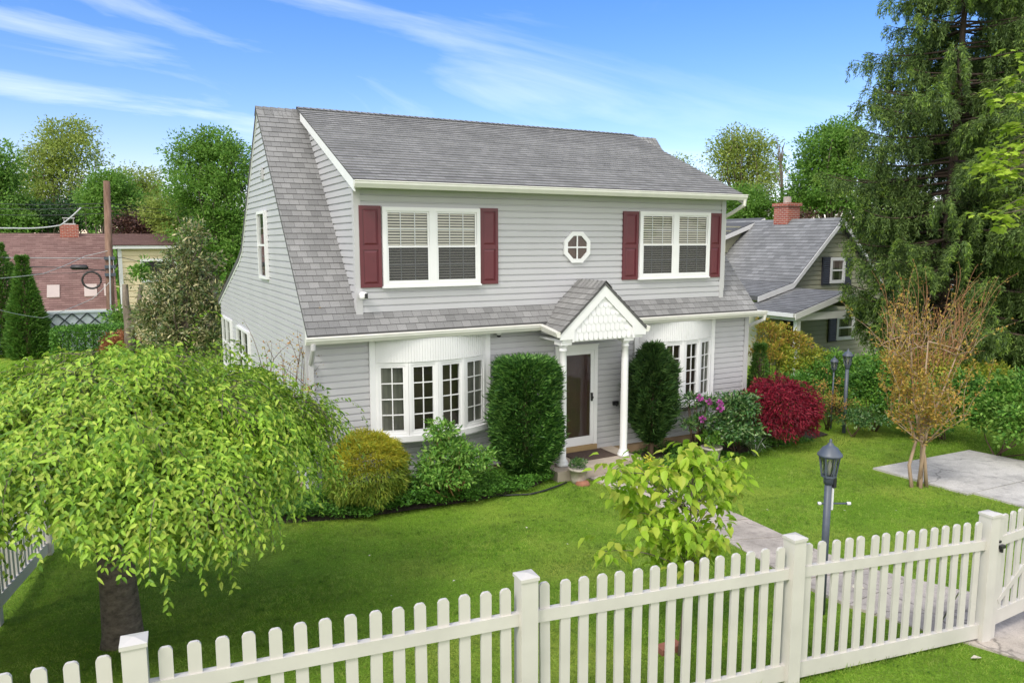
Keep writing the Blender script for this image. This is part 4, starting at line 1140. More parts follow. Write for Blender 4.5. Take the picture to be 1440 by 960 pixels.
dm = MB(); dm.box(4.78, 5.68, -.66, -.11, .017, .034)
for k in range(9): dm.box(4.80, 5.66, -.64 + k * .06, -.61 + k * .06, .034, .039)
tag(dm.build('doormat', 'mat', None, bevel=.004), 'brown ribbed doormat on the stoop before the door', 'doormat')
hs = MB(); pts = [gnd(u, v) + np.array((0, 0, .03)) for u, v in ((700, 699), (720, 698), (745, 697), (765, 692), (785, 685), (797, 680))]
hs.tube(pts, .017, 6); tag(hs.build('edging_strip', 'black', None, True), 'black edging strip curving along the lawn by the stoop', 'edging')
bk = MB(); q = gnd(940, 915); bk.hexa([(q[0] - .11, q[1] - .05, q[2]), (q[0] + .11, q[1] - .07, q[2]), (q[0] + .12, q[1] + .05, q[2]), (q[0] - .1, q[1] + .06, q[2]),
    (q[0] - .11, q[1] - .05, q[2] + .06), (q[0] + .11, q[1] - .07, q[2] + .07), (q[0] + .12, q[1] + .05, q[2] + .065), (q[0] - .1, q[1] + .06, q[2] + .06)])
tag(bk.build('brick', 'brickred', None, bevel=.006), 'loose red brick at the foot of the sapling', 'brick')
q = gnd(1206, 829); st = MB(); st.lathe([(.07, 0), (.085, .03), (.06, .055), (0, .06)], q - np.array((0, 0, .01)), 7)
tag(st.build('stone', 'paperwhite', None), 'pale stone beside the walkway behind the fence', 'stone')
# a few fallen leaves
P = []
for _ in range(22):
    x, y = rng.uniform(-1, 9), rng.uniform(-7.5, -1.8); P.append((x, y, tz(x, y) + .05))
for u, v in ((1380, 931), (905, 742)):
    q = gnd(u, v); P.append((q[0], q[1], q[2] + .05))
D = rdir(len(P)); D[:, 2] *= .2
LS = rng.uniform(.02, .05, len(P)); LS[-2] = .12
o = foliage('fallen_leaves', 'paperwhite', None, P, D, np.array([[.1, .1, 1.]] * len(P)), LS, LS * .6); o['kind'] = 'stuff'
tag(o, 'pale fallen leaves scattered over the lawn', 'leaves')

# ================================================================== GRASS
def in_walk(x, y):
    best = np.full(x.shape, 9.)
    for s in np.linspace(0, 1, 60):
        p = walk_at(s); best = np.minimum(best, np.hypot(x - p[0], y - p[1]) - p[2] / 2)
    return best < .0
def grass_pts(n, x0, x1, y0, y1):
    x = rng.uniform(x0, x1, n); y = rng.uniform(y0, y1, n)
    k = ~in_walk(x, y)
    k &= ~((x > 9.80) & (x < 12.9) & (y < -3.1))
    k &= ~((x > -.05) & (x < 9.7) & (y > -.02))
    bl = np.interp(x, [t[0] for t in BEDL], [t[1] for t in BEDL]); k &= ~((x > -1.2) & (x < 4.1) & (y > bl * .84 + .05 * np.sin(x * 7)))
    br = np.interp(x, [t[0] for t in BEDR], [t[1] for t in BEDR]); k &= ~((x > 6.05) & (x < 14) & (y > br * .84 + .05 * np.sin(x * 6)))
    k &= ~((x > 4.1) & (x < 6.05) & (y > -1.03))
    # in the camera frame only (with margin)
    d = np.stack([x, y, ter(x, y)], -1) - CAM; zc = d @ FW; u = 720 + F_PX * (d @ RT) / zc; v = 480 - F_PX * (d @ UP) / zc
    k &= (zc > 1) & (u > -420) & (u < 1860) & (v < 1250)
    return x[k], y[k], zc[k]
xg, yg, zg = grass_pts(1350000, -6, 15, -11.2, 1.5)
keep = rng.uniform(size=len(xg)) < np.clip((9.0 / zg) ** 1.3, .12, 1.0) * .62
xg, yg, zg = xg[keep], yg[keep], zg[keep]
n = len(xg); pz = ground_z(xg, yg) - .006
patch = np.sin(xg * 1.3 + 1.2 * np.sin(yg * .9)) * np.sin(yg * 1.7 + xg * .5)
fl = np.abs((xg - P1[0]) * -fd_[1] + (yg - P1[1]) * fd_[0]); nearf = np.exp(-(fl / .07) ** 2)
D = rng.normal(size=(n, 3)) * .6; D[:, 2] = rng.uniform(.45, 1.2, n)
tuft = np.sin(xg * 9.1 + 2 * np.sin(yg * 5.3)) * np.sin(yg * 8.3 + 2 * np.sin(xg * 4.1))
foliage_L = rng.uniform(.022, .05, n) * (1 + .25 * patch + .6 * np.maximum(tuft, 0)) * (1 + 1.2 * nearf)
o = foliage('grass', 'l_grass', None, np.stack([xg, yg, pz], -1), D, rdir(n), foliage_L, rng.uniform(.005, .009, n) * np.clip(zg / 8, 1, 2.2), T_BLADE)
o['kind'] = 'stuff'; tag(o, 'short green lawn grass in front of the house', 'grass')
print('grass', n)

# ================================================================== GARDEN PLANTS
def pb(u, v, d, rx, rz, ry=None):
    c = at(u, v, d); s = d / F_PX
    return (c[0], c[1], c[2], rx * s, (ry or rx) * s, rz * s)

# --- weeping cherry in the left foreground
def weeping_cherry():
    base = np.array((-2.84, -4.1, tz(-2.84, -4.1)))
    root = thing('weeping_tree', 'weeping tree with a broad dome of yellow green hanging leaves on a dark trunk', 'tree', base)
    top = np.array((-2.86, -4.12, 2.0))
    m = MB(); pts = [base + (0, 0, -.2), base + (0.01, 0, .12), base + (.0, .01, .6), base + (-.015, 0, 1.2), top]
    m.tube(pts, [.24, .185, .165, .16, .17], 18); m.build('trunk', 'bark', root, True)
    mb = MB(); P = []; D = []; Nn = []
    R = 1.98; ztop = 2.90
    lump = [(rng.uniform(0, 2 * math.pi), rng.uniform(.45, 1.0), rng.uniform(-.20, .16)) for _ in range(22)]
    def dome(r, th):
        z = ztop - .10 * (r / R) - .52 * (r / R) ** 2.4
        for t, f, a in lump:
            z += a * max(0, math.cos(th - t)) ** 18 * math.exp(-((r / R - f) / .22) ** 2)
        z -= .16 * (r / R) * max(0, -math.cos(th + .49)) 
        return z
    def skirt(th):
        # height of the lowest leaves round the crown
        return 1.80 - .22 * max(0, -math.cos(th + .49)) - .15 * max(0, math.cos(th + .3)) + .14 * math.sin(3 * th + .5) + .10 * math.sin(7 * th + 1.9) + .07 * math.sin(13 * th)
    for k in range(22):
        th = 2 * math.pi * k / 22 + rng.normal() * .1; rm = R * rng.uniform(.55, .9)
        pp = []; n = 9
        for i in range(n):
            t = i / (n - 1); r = rm * t ** .9; z = top[2] + (dome(r, th) - .22 - top[2]) * min(1, (t * 2.1) ** .6)
            pp.append((top[0] + r * math.cos(th + .15 * math.sin(5 * t)), top[1] + r * math.sin(th + .15 * math.sin(5 * t)), z))
        mb.tube(pp, list(np.linspace(.045, .012, n)), 6)
    ns = 7800; nc = 360
    cth = rng.uniform(0, 2 * math.pi, nc); cf = rng.uniform(0, 1, nc) ** .5; cz = rng.normal(size=nc) * .11
    for k in range(ns):
        j = k % nc; th = cth[j] + rng.normal() * .045 / max(cf[j], .25); f = min(1., max(0., cf[j] + rng.normal() * .04))
        rag = 1 + .06 * math.sin(4 * th + .6) + .04 * math.sin(9 * th)
        r = R * f * .97 * rag
        deep = rng.uniform() < .35
        z = dome(min(r, R), th) + cz[j] - (rng.uniform(.1, .5) if deep else rng.uniform(-.03, .12))
        p = np.array((top[0] + r * math.cos(th), top[1] + r * math.sin(th), z)) + rng.normal(size=3) * .02; o = np.array((math.cos(th), math.sin(th), 0.))
        length = rng.uniform(.18, .45) + (f > .7) * rng.uniform(.1, .6)
        zmin = skirt(th) + rng.exponential(.10) - (.45 * rng.uniform() if rng.uniform() < .05 else 0)
        v = o * rng.uniform(.3, .9) + np.array((*rng.normal(size=2) * .45, rng.uniform(-.1, .45)))
        v /= np.linalg.norm(v); step = .027; q = p.copy(); pts = [q.copy()]; i = 0
        while i * step < length or (f > .86 and q[2] > zmin + .15 and i < 40):
            v = v + np.array((0, 0, -.12)); v /= np.linalg.norm(v); q = q + v * step; i += 1
            if q[2] < zmin: break
            if i % 4 == 0: pts.append(q.copy())
            sd = np.cross(v, (0, 0, 1.)); sd = sd / (np.linalg.norm(sd) + 1e-6)
            s = 1 if i % 2 else -1
            d = sd * s * .8 + v * .35 + np.array((0, 0, -.40)) + o * .45 + rng.normal(size=3) * .3
            P.append(q + rng.normal(size=3) * .012); D.append(d); Nn.append(o * .7 + np.array((0, 0, .8)) + rng.normal(size=3) * .35)
        if len(pts) > 2 and k % 4 == 0: mb.tube(pts, list(np.linspace(.005, .002, len(pts))), 3, False)
    n = len(P); print('cherry leaves', n)
    mb.build('branch', 'bark', root, True)
    foliage('crown', 'l_cherry', root, P, D, Nn, rng.uniform(.040, .080, n), rng.uniform(.020, .034, n), T_LEAF)
weeping_cherry()

# --- left bed
def gold_mound(label, c, rx, ry, rz, gz):
    root = thing('gold_thread_cypress', label, 'shrub', (c[0], c[1], gz))
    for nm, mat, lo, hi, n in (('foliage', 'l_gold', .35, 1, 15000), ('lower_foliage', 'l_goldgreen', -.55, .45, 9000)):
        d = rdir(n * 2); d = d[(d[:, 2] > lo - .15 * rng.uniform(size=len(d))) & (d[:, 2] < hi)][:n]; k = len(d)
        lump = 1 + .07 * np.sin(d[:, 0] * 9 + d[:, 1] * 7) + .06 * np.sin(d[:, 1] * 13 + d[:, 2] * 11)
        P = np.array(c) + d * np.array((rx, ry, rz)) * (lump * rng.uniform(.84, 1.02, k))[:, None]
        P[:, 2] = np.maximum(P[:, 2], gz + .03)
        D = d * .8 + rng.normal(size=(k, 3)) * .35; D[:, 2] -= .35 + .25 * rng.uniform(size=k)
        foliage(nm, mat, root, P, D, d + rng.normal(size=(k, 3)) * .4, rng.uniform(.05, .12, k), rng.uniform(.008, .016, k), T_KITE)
    m = MB()
    for k in range(6):
        a = rng.uniform(0, 6.28); m.tube([(c[0], c[1], gz - .05), (c[0] + .2 * math.cos(a), c[1] + .2 * math.sin(a), gz + .35), (c[0] + rx * .75 * math.cos(a), c[1] + ry * .75 * math.sin(a), c[2] + rz * .4)], [.03, .02, .006], 5)
    m.build('stem', 'twigbrown', root, True)
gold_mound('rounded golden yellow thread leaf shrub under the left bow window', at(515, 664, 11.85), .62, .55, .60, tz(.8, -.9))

c = gnd(645, 702)
shrub('leafy_shrub', 'bright green leafy shrub in front of the left bow window', 'shrub', tuple(c),
      [pb(624, 612, 12.3, 20, 24), pb(634, 640, 12.3, 38, 24), pb(622, 668, 12.2, 44, 22), pb(668, 650, 12.4, 26, 18)], 'l_bright', 150, 28, .15, .085, .036, T_LEAF, .15, .6, stems=24, jit=1.1, stemmat='twig')
n = 24000; P = []
while len(P) < n:
    x = rng.uniform(-1.0, 4.1); y = rng.uniform(-1.6, -.1); bl = np.interp(x, [t[0] for t in BEDL], [t[1] for t in BEDL])
    if y < bl * .95 + .09 * math.sin(9 * x) * math.sin(2.3 * x): continue
    hgt = .14 + .20 * max(0, math.sin(x * 4.1 + y * 3) * math.sin(y * 5 + 1 + x)) + .10 * rng.uniform()
    if x > 3.0: hgt *= .55
    P.append((x, y, tz(x, y) + .03 + hgt * rng.uniform(.3, 1)))
P = np.array(P); D = rng.normal(size=(n, 3)); D[:, 2] = D[:, 2] * .4 + .15; Nn = rng.normal(size=(n, 3)) * .4; Nn[:, 2] += 1
o = foliage('ground_cover', 'l_cover', None, P, D, Nn, rng.uniform(.03, .075, n), rng.uniform(.018, .04, n)); o['kind'] = 'stuff'
tag(o, 'low leafy ground cover filling the left flower bed', 'ground cover')

n = 9000; P = []
while len(P) < n:
    x = rng.uniform(6.1, 10.6); y = rng.uniform(-1.3, -.1); bl = np.interp(x, [t[0] for t in BEDR], [t[1] for t in BEDR])
    if y < bl + .06 * math.sin(7 * x) - .05 or math.sin(x * 3.1) * math.sin(y * 4 + x) < -.35: continue
    P.append((x, y, tz(x, y) + .03 + (.05 + .16 * max(0, math.sin(x * 2.7 + 1))) * rng.uniform(.2, 1)))
P = np.array(P); D = rng.normal(size=(n, 3)); D[:, 2] = D[:, 2] * .4 + .2; Nn = rng.normal(size=(n, 3)) * .4; Nn[:, 2] += 1
o = foliage('ground_cover', 'l_cover', None, P, D, Nn, rng.uniform(.03, .075, n), rng.uniform(.016, .034, n)); o['kind'] = 'stuff'
tag(o, 'low leafy ground cover under the shrubs of the right flower bed', 'ground cover')

def scale_column(name, label, base, rows, mat, n, L, Wd, group=None, up=.55, squar=1., lean=(0, 0), rough=.1, stem=.06, clip=None):
    """clipped or loose conifer: rows are (height above base, half width); surface set with sprays pointing out and up"""
    root = thing(name, label, 'shrub', base, group)
    hs = np.array([r[0] for r in rows]); ws = np.array([r[1] for r in rows])
    # sample heights by width
    hh = np.linspace(hs[0], hs[-1], 400); wt = np.interp(hh, hs, ws) + .05; cdf = np.cumsum(wt); cdf /= cdf[-1]
    h = np.interp(rng.uniform(size=n), cdf, hh); th = rng.uniform(0, 2 * math.pi, n); w = np.interp(h, hs, ws)
    ct, st = np.cos(th), np.sin(th)
    if squar < 1:
        k = (np.abs(ct) ** (2 / squar) + np.abs(st) ** (2 / squar)) ** (-squar / 2)
    else: k = 1
    lump = 1 + rough * np.sin(th * 5 + h * 6.) + rough * .8 * np.sin(th * 9 - h * 11 + 2)
    rr = w * k * lump * (1 - rng.uniform(size=n) ** 2 * .28)
    topc = rng.uniform(size=n) < .10
    rr = np.where(topc, rr * np.sqrt(rng.uniform(size=n)), rr); h = np.where(topc, hs[-1] - .12 * rng.uniform(size=n), h)
    rr = np.where(topc, np.minimum(rr, ws[-1] + .03), rr)
    stray = rng.uniform(size=n) < .10; rr = np.where(stray, rr * rng.uniform(1.0, 1.17, n), rr)
    P = np.stack([base[0] + rr * ct + lean[0] * h, base[1] + rr * st + lean[1] * h, base[2] + h], -1)
    O = np.stack([ct, st, np.full(n, up)], -1)
    D = O + rng.normal(size=(n, 3)) * .38; Nn = np.stack([ct, st, np.zeros(n)], -1) * .7 + rng.normal(size=(n, 3)) * .6
    foliage('foliage', mat, root, P, D, Nn, L * rng.uniform(.6, 1.35, n), Wd * rng.uniform(.7, 1.3, n))
    m = MB(); H = hs[-1]
    b = np.array(base, float); l3 = np.array((lean[0], lean[1], 1.))
    m.tube([b - (0, 0, .1), b + l3 * H * .4, b + l3 * H * .85], [stem, stem * .8, stem * .3], 8)
    for k in range(26):
        z = H * rng.uniform(.2, .85); a = rng.uniform(0, 6.28); w_ = float(np.interp(z, hs, ws)) * .85
        m.tube([b + l3 * z * .8, b + l3 * z + np.array((w_ * math.cos(a), w_ * math.sin(a), .08))], [stem * .35, stem * .1], 5)
    m.build('trunk', 'twigbrown', root, True)
    return root
# clipped arborvitae left of the door
q = np.array((3.70, -.60)); bz = tz(*q) + .02
zt = at(742, 505, 13.4)[2] - bz
scale_column('clipped_evergreen', 'dense dark green evergreen clipped into an upright block left of the door', (q[0], q[1], bz), [(.12, .20), (.3, .40), (.45, .52), (.9, .54), (1.5, .52), (zt - .1, .47), (zt, .40)], 'l_box', 30000, .11, .022, up=.5, squar=.76, rough=.085, stem=.07)
# looser juniper right of the porch
q = np.array((6.55, -.60)); bz = tz(*q) + .02
zt = at(915, 482, 15.2)[2] - bz
scale_column('upright_juniper', 'loose dark green juniper tree right of the porch column', (q[0], q[1], bz), [(.35, .06), (.55, .22), (.9, .33), (1.4, .36), (1.9, .30), (zt - .12, .17), (zt, .04)], 'l_jun', 14000, .15, .022, up=.6, rough=.27, stem=.06)

# yellow plant, rhododendron, camellia, red maple, strap leaves on the right bed
q = gnd(925, 688); shrub('yellow_shrub', 'low yellow leaved plant at the front of the right bed near the stoop', 'plant', tuple(q), [pb(908, 658, 13.7, 18, 13), pb(930, 668, 13.7, 16, 16)], 'l_yellow', 40, 24, .09, .05, .026, T_KITE, .1, stems=4)
q = np.array((7.75, -.55)); q3 = (q[0], q[1], tz(*q))
bl_ = [pb(975, 565, 14.9, 12, 8), pb(995, 568, 14.9, 14, 9), pb(990, 592, 14.8, 12, 8), pb(970, 600, 14.8, 10, 8), pb(1010, 580, 14.9, 10, 7)]
rh = shrub('rhododendron', 'open rhododendron with magenta flower heads below the right bow window', 'shrub', q3, bl_, 'l_camel', 60, 15, .13, .11, .032, T_KITE, .1, .7, stems=22, stemr=.012)
for u, v in ((985, 559), (996, 565), (1012, 566), (1013, 574), (988, 589)):
    c = at(u + rng.normal() * 1, v, 14.6); d = rdir(22); foliage('flower_head', 'petal', rh, c + d * .02, d, rng.normal(size=d.shape), .07, .05)
q = gnd(1040, 636); shrub('glossy_shrub', 'glossy green broadleaf shrub left of the dark red maple', 'shrub', tuple(q),
      [pb(1035, 580, 15.2, 30, 30), pb(1020, 605, 15.1, 30, 24), pb(1045, 612, 15.2, 28, 24), pb(1050, 570, 15.3, 16, 16)], 'l_camel', 150, 26, .16, .09, .042, T_LEAF, .15, .5, stems=6)
def red_mound():
    d0 = 16.0; c = at(1093, 580, d0); q = np.array((c[0], c[1], tz(c[0], c[1]))); s = d0 / F_PX
    root = thing('red_maple_shrub', 'dark red weeping Japanese maple mound at the right corner of the house', 'shrub', q)
    P = []; D = []; Nn = []
    n = 15000; d = rdir(int(n * 2)); d = d[d[:, 2] > -.5][:n]; k = len(d)
    lump = 1 + .09 * np.sin(d[:, 0] * 8 + 3 * d[:, 1]) + .08 * np.sin(d[:, 1] * 11 - d[:, 2] * 7)
    R = np.array((57 * s, 50 * s, 46 * s)); P = c + d * R * (lump * rng.choice([1, .96, .85, .7], k))[:, None]
    P[:, 2] = np.maximum(P[:, 2], q[2] + .12)
    D = d * .7 + rng.normal(size=(k, 3)) * .4; D[:, 2] -= .55
    foliage('foliage', 'l_red', root, P, D, d + rng.normal(size=(k, 3)) * .5, rng.uniform(.05, .11, k), rng.uniform(.014, .03, k))
    m = MB()
    for i in range(12):
        a = rng.uniform(0, 6.28); m.tube([q - (0, 0, .1), q + (0.12 * math.cos(a), .12 * math.sin(a), .5), c + (R[0] * .7 * math.cos(a), R[1] * .7 * math.sin(a), R[2] * .4)], [.045, .03, .008], 6)
    m.build('trunk', 'twigbrown', root, True)
red_mound()
q = gnd(1062, 640); root = thing('strap_leaf_plant', 'arching strap leaf clump with pale tips below the red maple', 'plant', tuple(q))
n = 70; th = rng.uniform(0, 6.28, n); D = np.stack([np.cos(th), np.sin(th), rng.uniform(.3, 1.2, n)], -1)
foliage('leaves', 'l_strap', root, q + np.stack([np.cos(th), np.sin(th), np.zeros(n)], -1) * .05, D, np.array([0, 0, 1.]) + rng.normal(size=(n, 3)) * .1, rng.uniform(.3, .6, n), .025, T_STRAP)
q = gnd(1037, 632); m = MB(); t_ = at(1030, 600, 15.0); m.tube([q, t_], .014, 6); tag(m.build('garden_stake', 'white', None, True), 'thin white stake leaning in front of the glossy shrub', 'stake')

# bare shrub at the left corner of the house
def twig_shrub(name, label, base, tips, mat, leafm, nl, L, r0=.012, sub=3, spread=.25, group=None, cat='shrub'):
    root = thing(name, label, cat, base, group); mb = MB(); ends = []
    for t in tips:
        pts = limb(mb, np.array(base) + rng.normal(size=3) * (.03, .03, 0), t, r0, r0 * .4, 5, .08, 5)
        ends.append(pts)
        for j in range(sub):
            p = np.array(pts[rng.integers(2, 6)]); e = p + (np.array(t) - np.array(base)) * rng.uniform(.15, .35) + rng.normal(size=3) * spread
            ends.append(limb(mb, p, e, r0 * .45, r0 * .2, 4, .08, 4))
    mb.build('branch', mat, root, True)
    if nl:
        P = []; 
        for _ in range(nl):
            e = ends[rng.integers(len(ends))]; k = rng.integers(2, len(e)); P.append(np.array(e[k]) + rng.normal(size=3) * .04)
        P = np.array(P); D = rdir(nl); D[:, 2] += .2
        foliage('leaves', leafm, root, P, D, rng.normal(size=(nl, 3)) + [0, 0, .7], L * rng.uniform(.6, 1.2, nl), L * .5)
    return root
q = (-.55, -.35, tz(-.55, -.35)); tips = [at(u, v, 12.2) for u, v in ((368, 515), (385, 505), (400, 520), (420, 512), (437, 525), (445, 545), (380, 535), (410, 540), (428, 505))]
twig_shrub('bare_shrub', 'thin twiggy shrub with sparse leaves at the left house corner', q, tips, 'twigbrown', 'l_copper', 420, .05, .012, 5, .16)

# --- sapling with big chartreuse leaves behind the fence
def sapling():
    base = np.array(gnd(954, 922)); root = thing('sapling', 'young tree with large yellow green leaves just behind the fence', 'tree', base)
    top = at(975, 622, 7.0)
    mb = MB(); tr = limb(mb, base - (0, 0, .1), top, .016, .006, 7, .02, 8)
    P = []; D = []; Nn = []
    spots = [(868, 660), (885, 648), (905, 665), (890, 680), (925, 655), (915, 695), (940, 680), (972, 628), (985, 640), (962, 645), (975, 655), (1000, 672), (1020, 660), (1035, 645), (1022, 690), (1005, 705), (985, 690), (960, 705),
             (935, 720), (900, 715), (875, 700), (955, 735), (980, 740), (925, 745), (1015, 735), (990, 765), (945, 765), (905, 740), (960, 785), (930, 772), (955, 778), (985, 782), (970, 752), (1000, 748), (940, 742), (915, 765), (1040, 668), (850, 665), (880, 720), (860, 685), (997, 650), (950, 668), (1010, 765), (848, 775)]
    for u, v in spots:
        e = at(u, v, 7.0 + rng.uniform(-.45, .45))
        zs = np.interp(e[2] - .22, [p[2] for p in tr], np.arange(len(tr))); s = tr[int(min(max(round(zs), 1), len(tr) - 1))]
        br = limb(mb, s, e, .006, .0025, 4, .06, 5)
        for j in range(rng.integers(30, 42)):
            a = rng.uniform(0, 6.28); o = np.array((math.cos(a), math.sin(a), 0.))
            p = np.array(br[-1]) + o * .05 + rng.normal(size=3) * .065 + (np.array(br[-2]) - np.array(br[-1])) * rng.uniform(0, 1.1)
            P.append(p); D.append(o * .8 + np.array((0, 0, rng.uniform(-1.0, -.05)))); Nn.append(o * .5 + np.array((0, 0, .9)) + rng.normal(size=3) * .2)
    mb.build('trunk', 'barkgrey', root, True)
    n = len(P); L = rng.uniform(.075, .135, n)
    foliage('crown', 'l_dog', root, P, D, Nn, L, L * rng.uniform(.5, .66, n), T_LEAF)
sapling()

# --- crape myrtle beside the driveway
def myrtle():
    base = np.array(gnd(1293, 685)); root = thing('crape_myrtle', 'vase shaped small tree with bare tan stems and bronze young leaves by the driveway', 'tree', base)
    mb = MB(); ends = []
    d0 = 13.1
    st = [((1288, 620), (1272, 560), (1262, 500)), ((1297, 610), (1300, 545), (1305, 480)), ((1300, 625), (1322, 560), (1345, 500)), ((1292, 600), (1283, 530), (1280, 470))]
    for k, ctl in enumerate(st):
        pts = [base + np.array((.085 * (k - 1.5), .05 * (-1) ** k, -.05))] + [at(u, v, d0 + .25 * math.sin(k * 2 + i)) for i, (u, v) in enumerate(ctl)]
        pp = [pts[0], pts[0] * .5 + pts[1] * .5 + rng.normal(size=3) * .03, pts[1], pts[1] * .5 + pts[2] * .5 + rng.normal(size=3) * .03, pts[2], pts[3]]
        mb.tube(pp, [.034, .030, .026, .022, .018, .009], 8)
        for j in range(9):
            s = np.array(pp[rng.integers(2, 6)]); a = rng.uniform(0, 6.28)
            e = s + np.array((math.cos(a) * .55, math.sin(a) * .55, rng.uniform(.25, .8))); e[2] = min(e[2], 2.25)
            q = limb(mb, s, e, .014, .006, 5, .1, 5); ends.append(q)
            for _ in range(3):
                s2 = np.array(q[rng.integers(2, 6)]); e2 = s2 + np.array((*rng.normal(size=2) * .22, rng.uniform(.2, .62))); q2 = limb(mb, s2, e2, .006, .0025, 4, .06, 4); ends.append(q2)
                if rng.uniform() < .5:
                    e3 = np.array(q2[-1]) + np.array((*rng.normal(size=2) * .12, rng.uniform(.2, .5))); ends.append(limb(mb, q2[-1], e3, .003, .0015, 4, .05, 3))
    mb.build('trunk', 'barktan', root, True)
    P = []
    for _ in range(7500):
        e = ends[rng.integers(len(ends))]; i = rng.integers(1, len(e)); t = rng.uniform(); p = np.array(e[i]) * t + np.array(e[i - 1]) * (1 - t)
        if p[2] > 2.15 and rng.uniform() < .75: continue
        P.append(p + rng.normal(size=3) * .035)
    P = np.array(P); n = len(P); D = rdir(n); D[:, 2] += .3
    foliage('crown', 'l_myrtle', root, P, D, rng.normal(size=(n, 3)) + [0, 0, .6], rng.uniform(.035, .08, n), rng.uniform(.02, .04, n))
myrtle()

# ================================================================== HEDGE AND SHRUBS ALONG THE RIGHT
def gz(b): return tz(b[0], b[1])
def hshrub(name, label, blobs, mat, ncl, per, cr, L, Wd, tpl=T_KITE, droop=.1, **kw):
    c = blobs[0]; return shrub(name, label, 'shrub', (c[0], c[1], tz(c[0], c[1])), blobs, mat, ncl, per, cr, L, Wd, tpl, droop, **kw)
hshrub('golden_shrub', 'tall golden and copper tipped shrub beside the right house corner', [pb(1085, 500, 19, 26, 26), pb(1078, 470, 19, 14, 24), pb(1108, 475, 19.2, 14, 22), pb(1125, 490, 19.2, 14, 20)], 'l_goldcopper', 130, 26, .15, .09, .035, droop=-.5, stems=14)
q = at(1068, 522, 17.4); scale_column('dwarf_conifer', 'small dense dark conifer between the house corner and the hedge', (q[0], q[1], tz(q[0], q[1])), [(.05, .28), (.3, .36), (.6, .30), (at(1068, 484, 17.4)[2] - tz(q[0], q[1]), .06)], 'l_arb', 5000, .09, .025, rough=.06)
hshrub('yellow_green_shrub', 'yellow green shrub in front of the neighbour porch post', [pb(1115, 520, 19, 26, 20), pb(1145, 512, 19.3, 26, 22), pb(1100, 505, 19, 18, 18)], 'l_yellowgreen', 120, 26, .16, .09, .04, stems=5)
hshrub('hedge_shrub', 'bright green topped hedge shrub left of the old lamp post', [pb(1120, 560, 18.2, 34, 38), pb(1160, 545, 18.4, 34, 36), pb(1105, 575, 18, 24, 26)], 'l_hedge', 260, 30, .2, .09, .042, T_KITE, group='shrubs in the hedge along the right', stems=6)
hshrub('hedge_shrub', 'light green hedge shrub directly behind the old lamp posts', [pb(1180, 520, 19.2, 30, 24), pb(1210, 535, 19, 26, 40)], 'l_bright', 170, 30, .2, .09, .042, group='shrubs in the hedge along the right', stems=6)
hshrub('hedge_shrub', 'mid green hedge shrub rising behind the crape myrtle stems', [pb(1232, 552, 17.4, 34, 54), pb(1262, 575, 17.0, 30, 40)], 'l_hedge', 260, 30, .2, .085, .04, group='shrubs in the hedge along the right', stems=6)
hshrub('hedge_shrub', 'dark hedge shrub between the crape myrtle and the driveway end', [pb(1330, 575, 16.6, 42, 44), pb(1300, 590, 16.6, 34, 36), pb(1365, 570, 16.4, 36, 46)], 'l_hedge', 330, 30, .2, .09, .042, group='shrubs in the hedge along the right', stems=6)
hshrub('hedge_shrub', 'broad hedge shrub with larger leaves at the right edge beside the driveway', [pb(1405, 590, 15.2, 40, 46), pb(1450, 605, 14.6, 44, 46), pb(1430, 560, 15.2, 34, 36)], 'l_bright', 330, 30, .2, .10, .05, group='shrubs in the hedge along the right', stems=6)
hshrub('hedge_shrub', 'yellowish hedge shrub below the big conifer trunk', [pb(1385, 535, 18.5, 40, 26), pb(1300, 525, 18.5, 45, 32), pb(1255, 520, 18.8, 25, 30)], 'l_yellowgreen', 250, 30, .2, .09, .042, group='shrubs in the hedge along the right', stems=6)
q = gnd(1163, 604); tips = [at(u, v, 16.6) for u, v in ((1150, 550), (1160, 545), (1170, 552), (1178, 560), (1156, 565), (1185, 575), (1145, 570))]
twig_shrub('twiggy_shrub', 'brownish twiggy shrub right of the red maple', tuple(q), tips, 'twigbrown', 'l_copper', 900, .05, .012, 7, .12)
hshrub('low_shrub', 'low green shrub at the lawn edge below the old lamp posts', [pb(1200, 592, 16.9, 26, 14), pb(1225, 590, 16.9, 22, 14)], 'l_camel', 80, 24, .12, .07, .03, stems=3)
# tall rusty twigs standing in the hedge
q = at(1300, 560, 18.0); q = (q[0], q[1], tz(q[0], q[1])); tips = [at(1238 + rng.uniform(0, 150), rng.uniform(425, 480), 18 + rng.uniform(-.5, .5)) for _ in range(46)]
twig_shrub('twig_thicket', 'tall thicket of bare orange brown twigs in front of the conifer trunk', q, tips, 'twig', 'l_copper', 900, .06, .014, 4, .2)

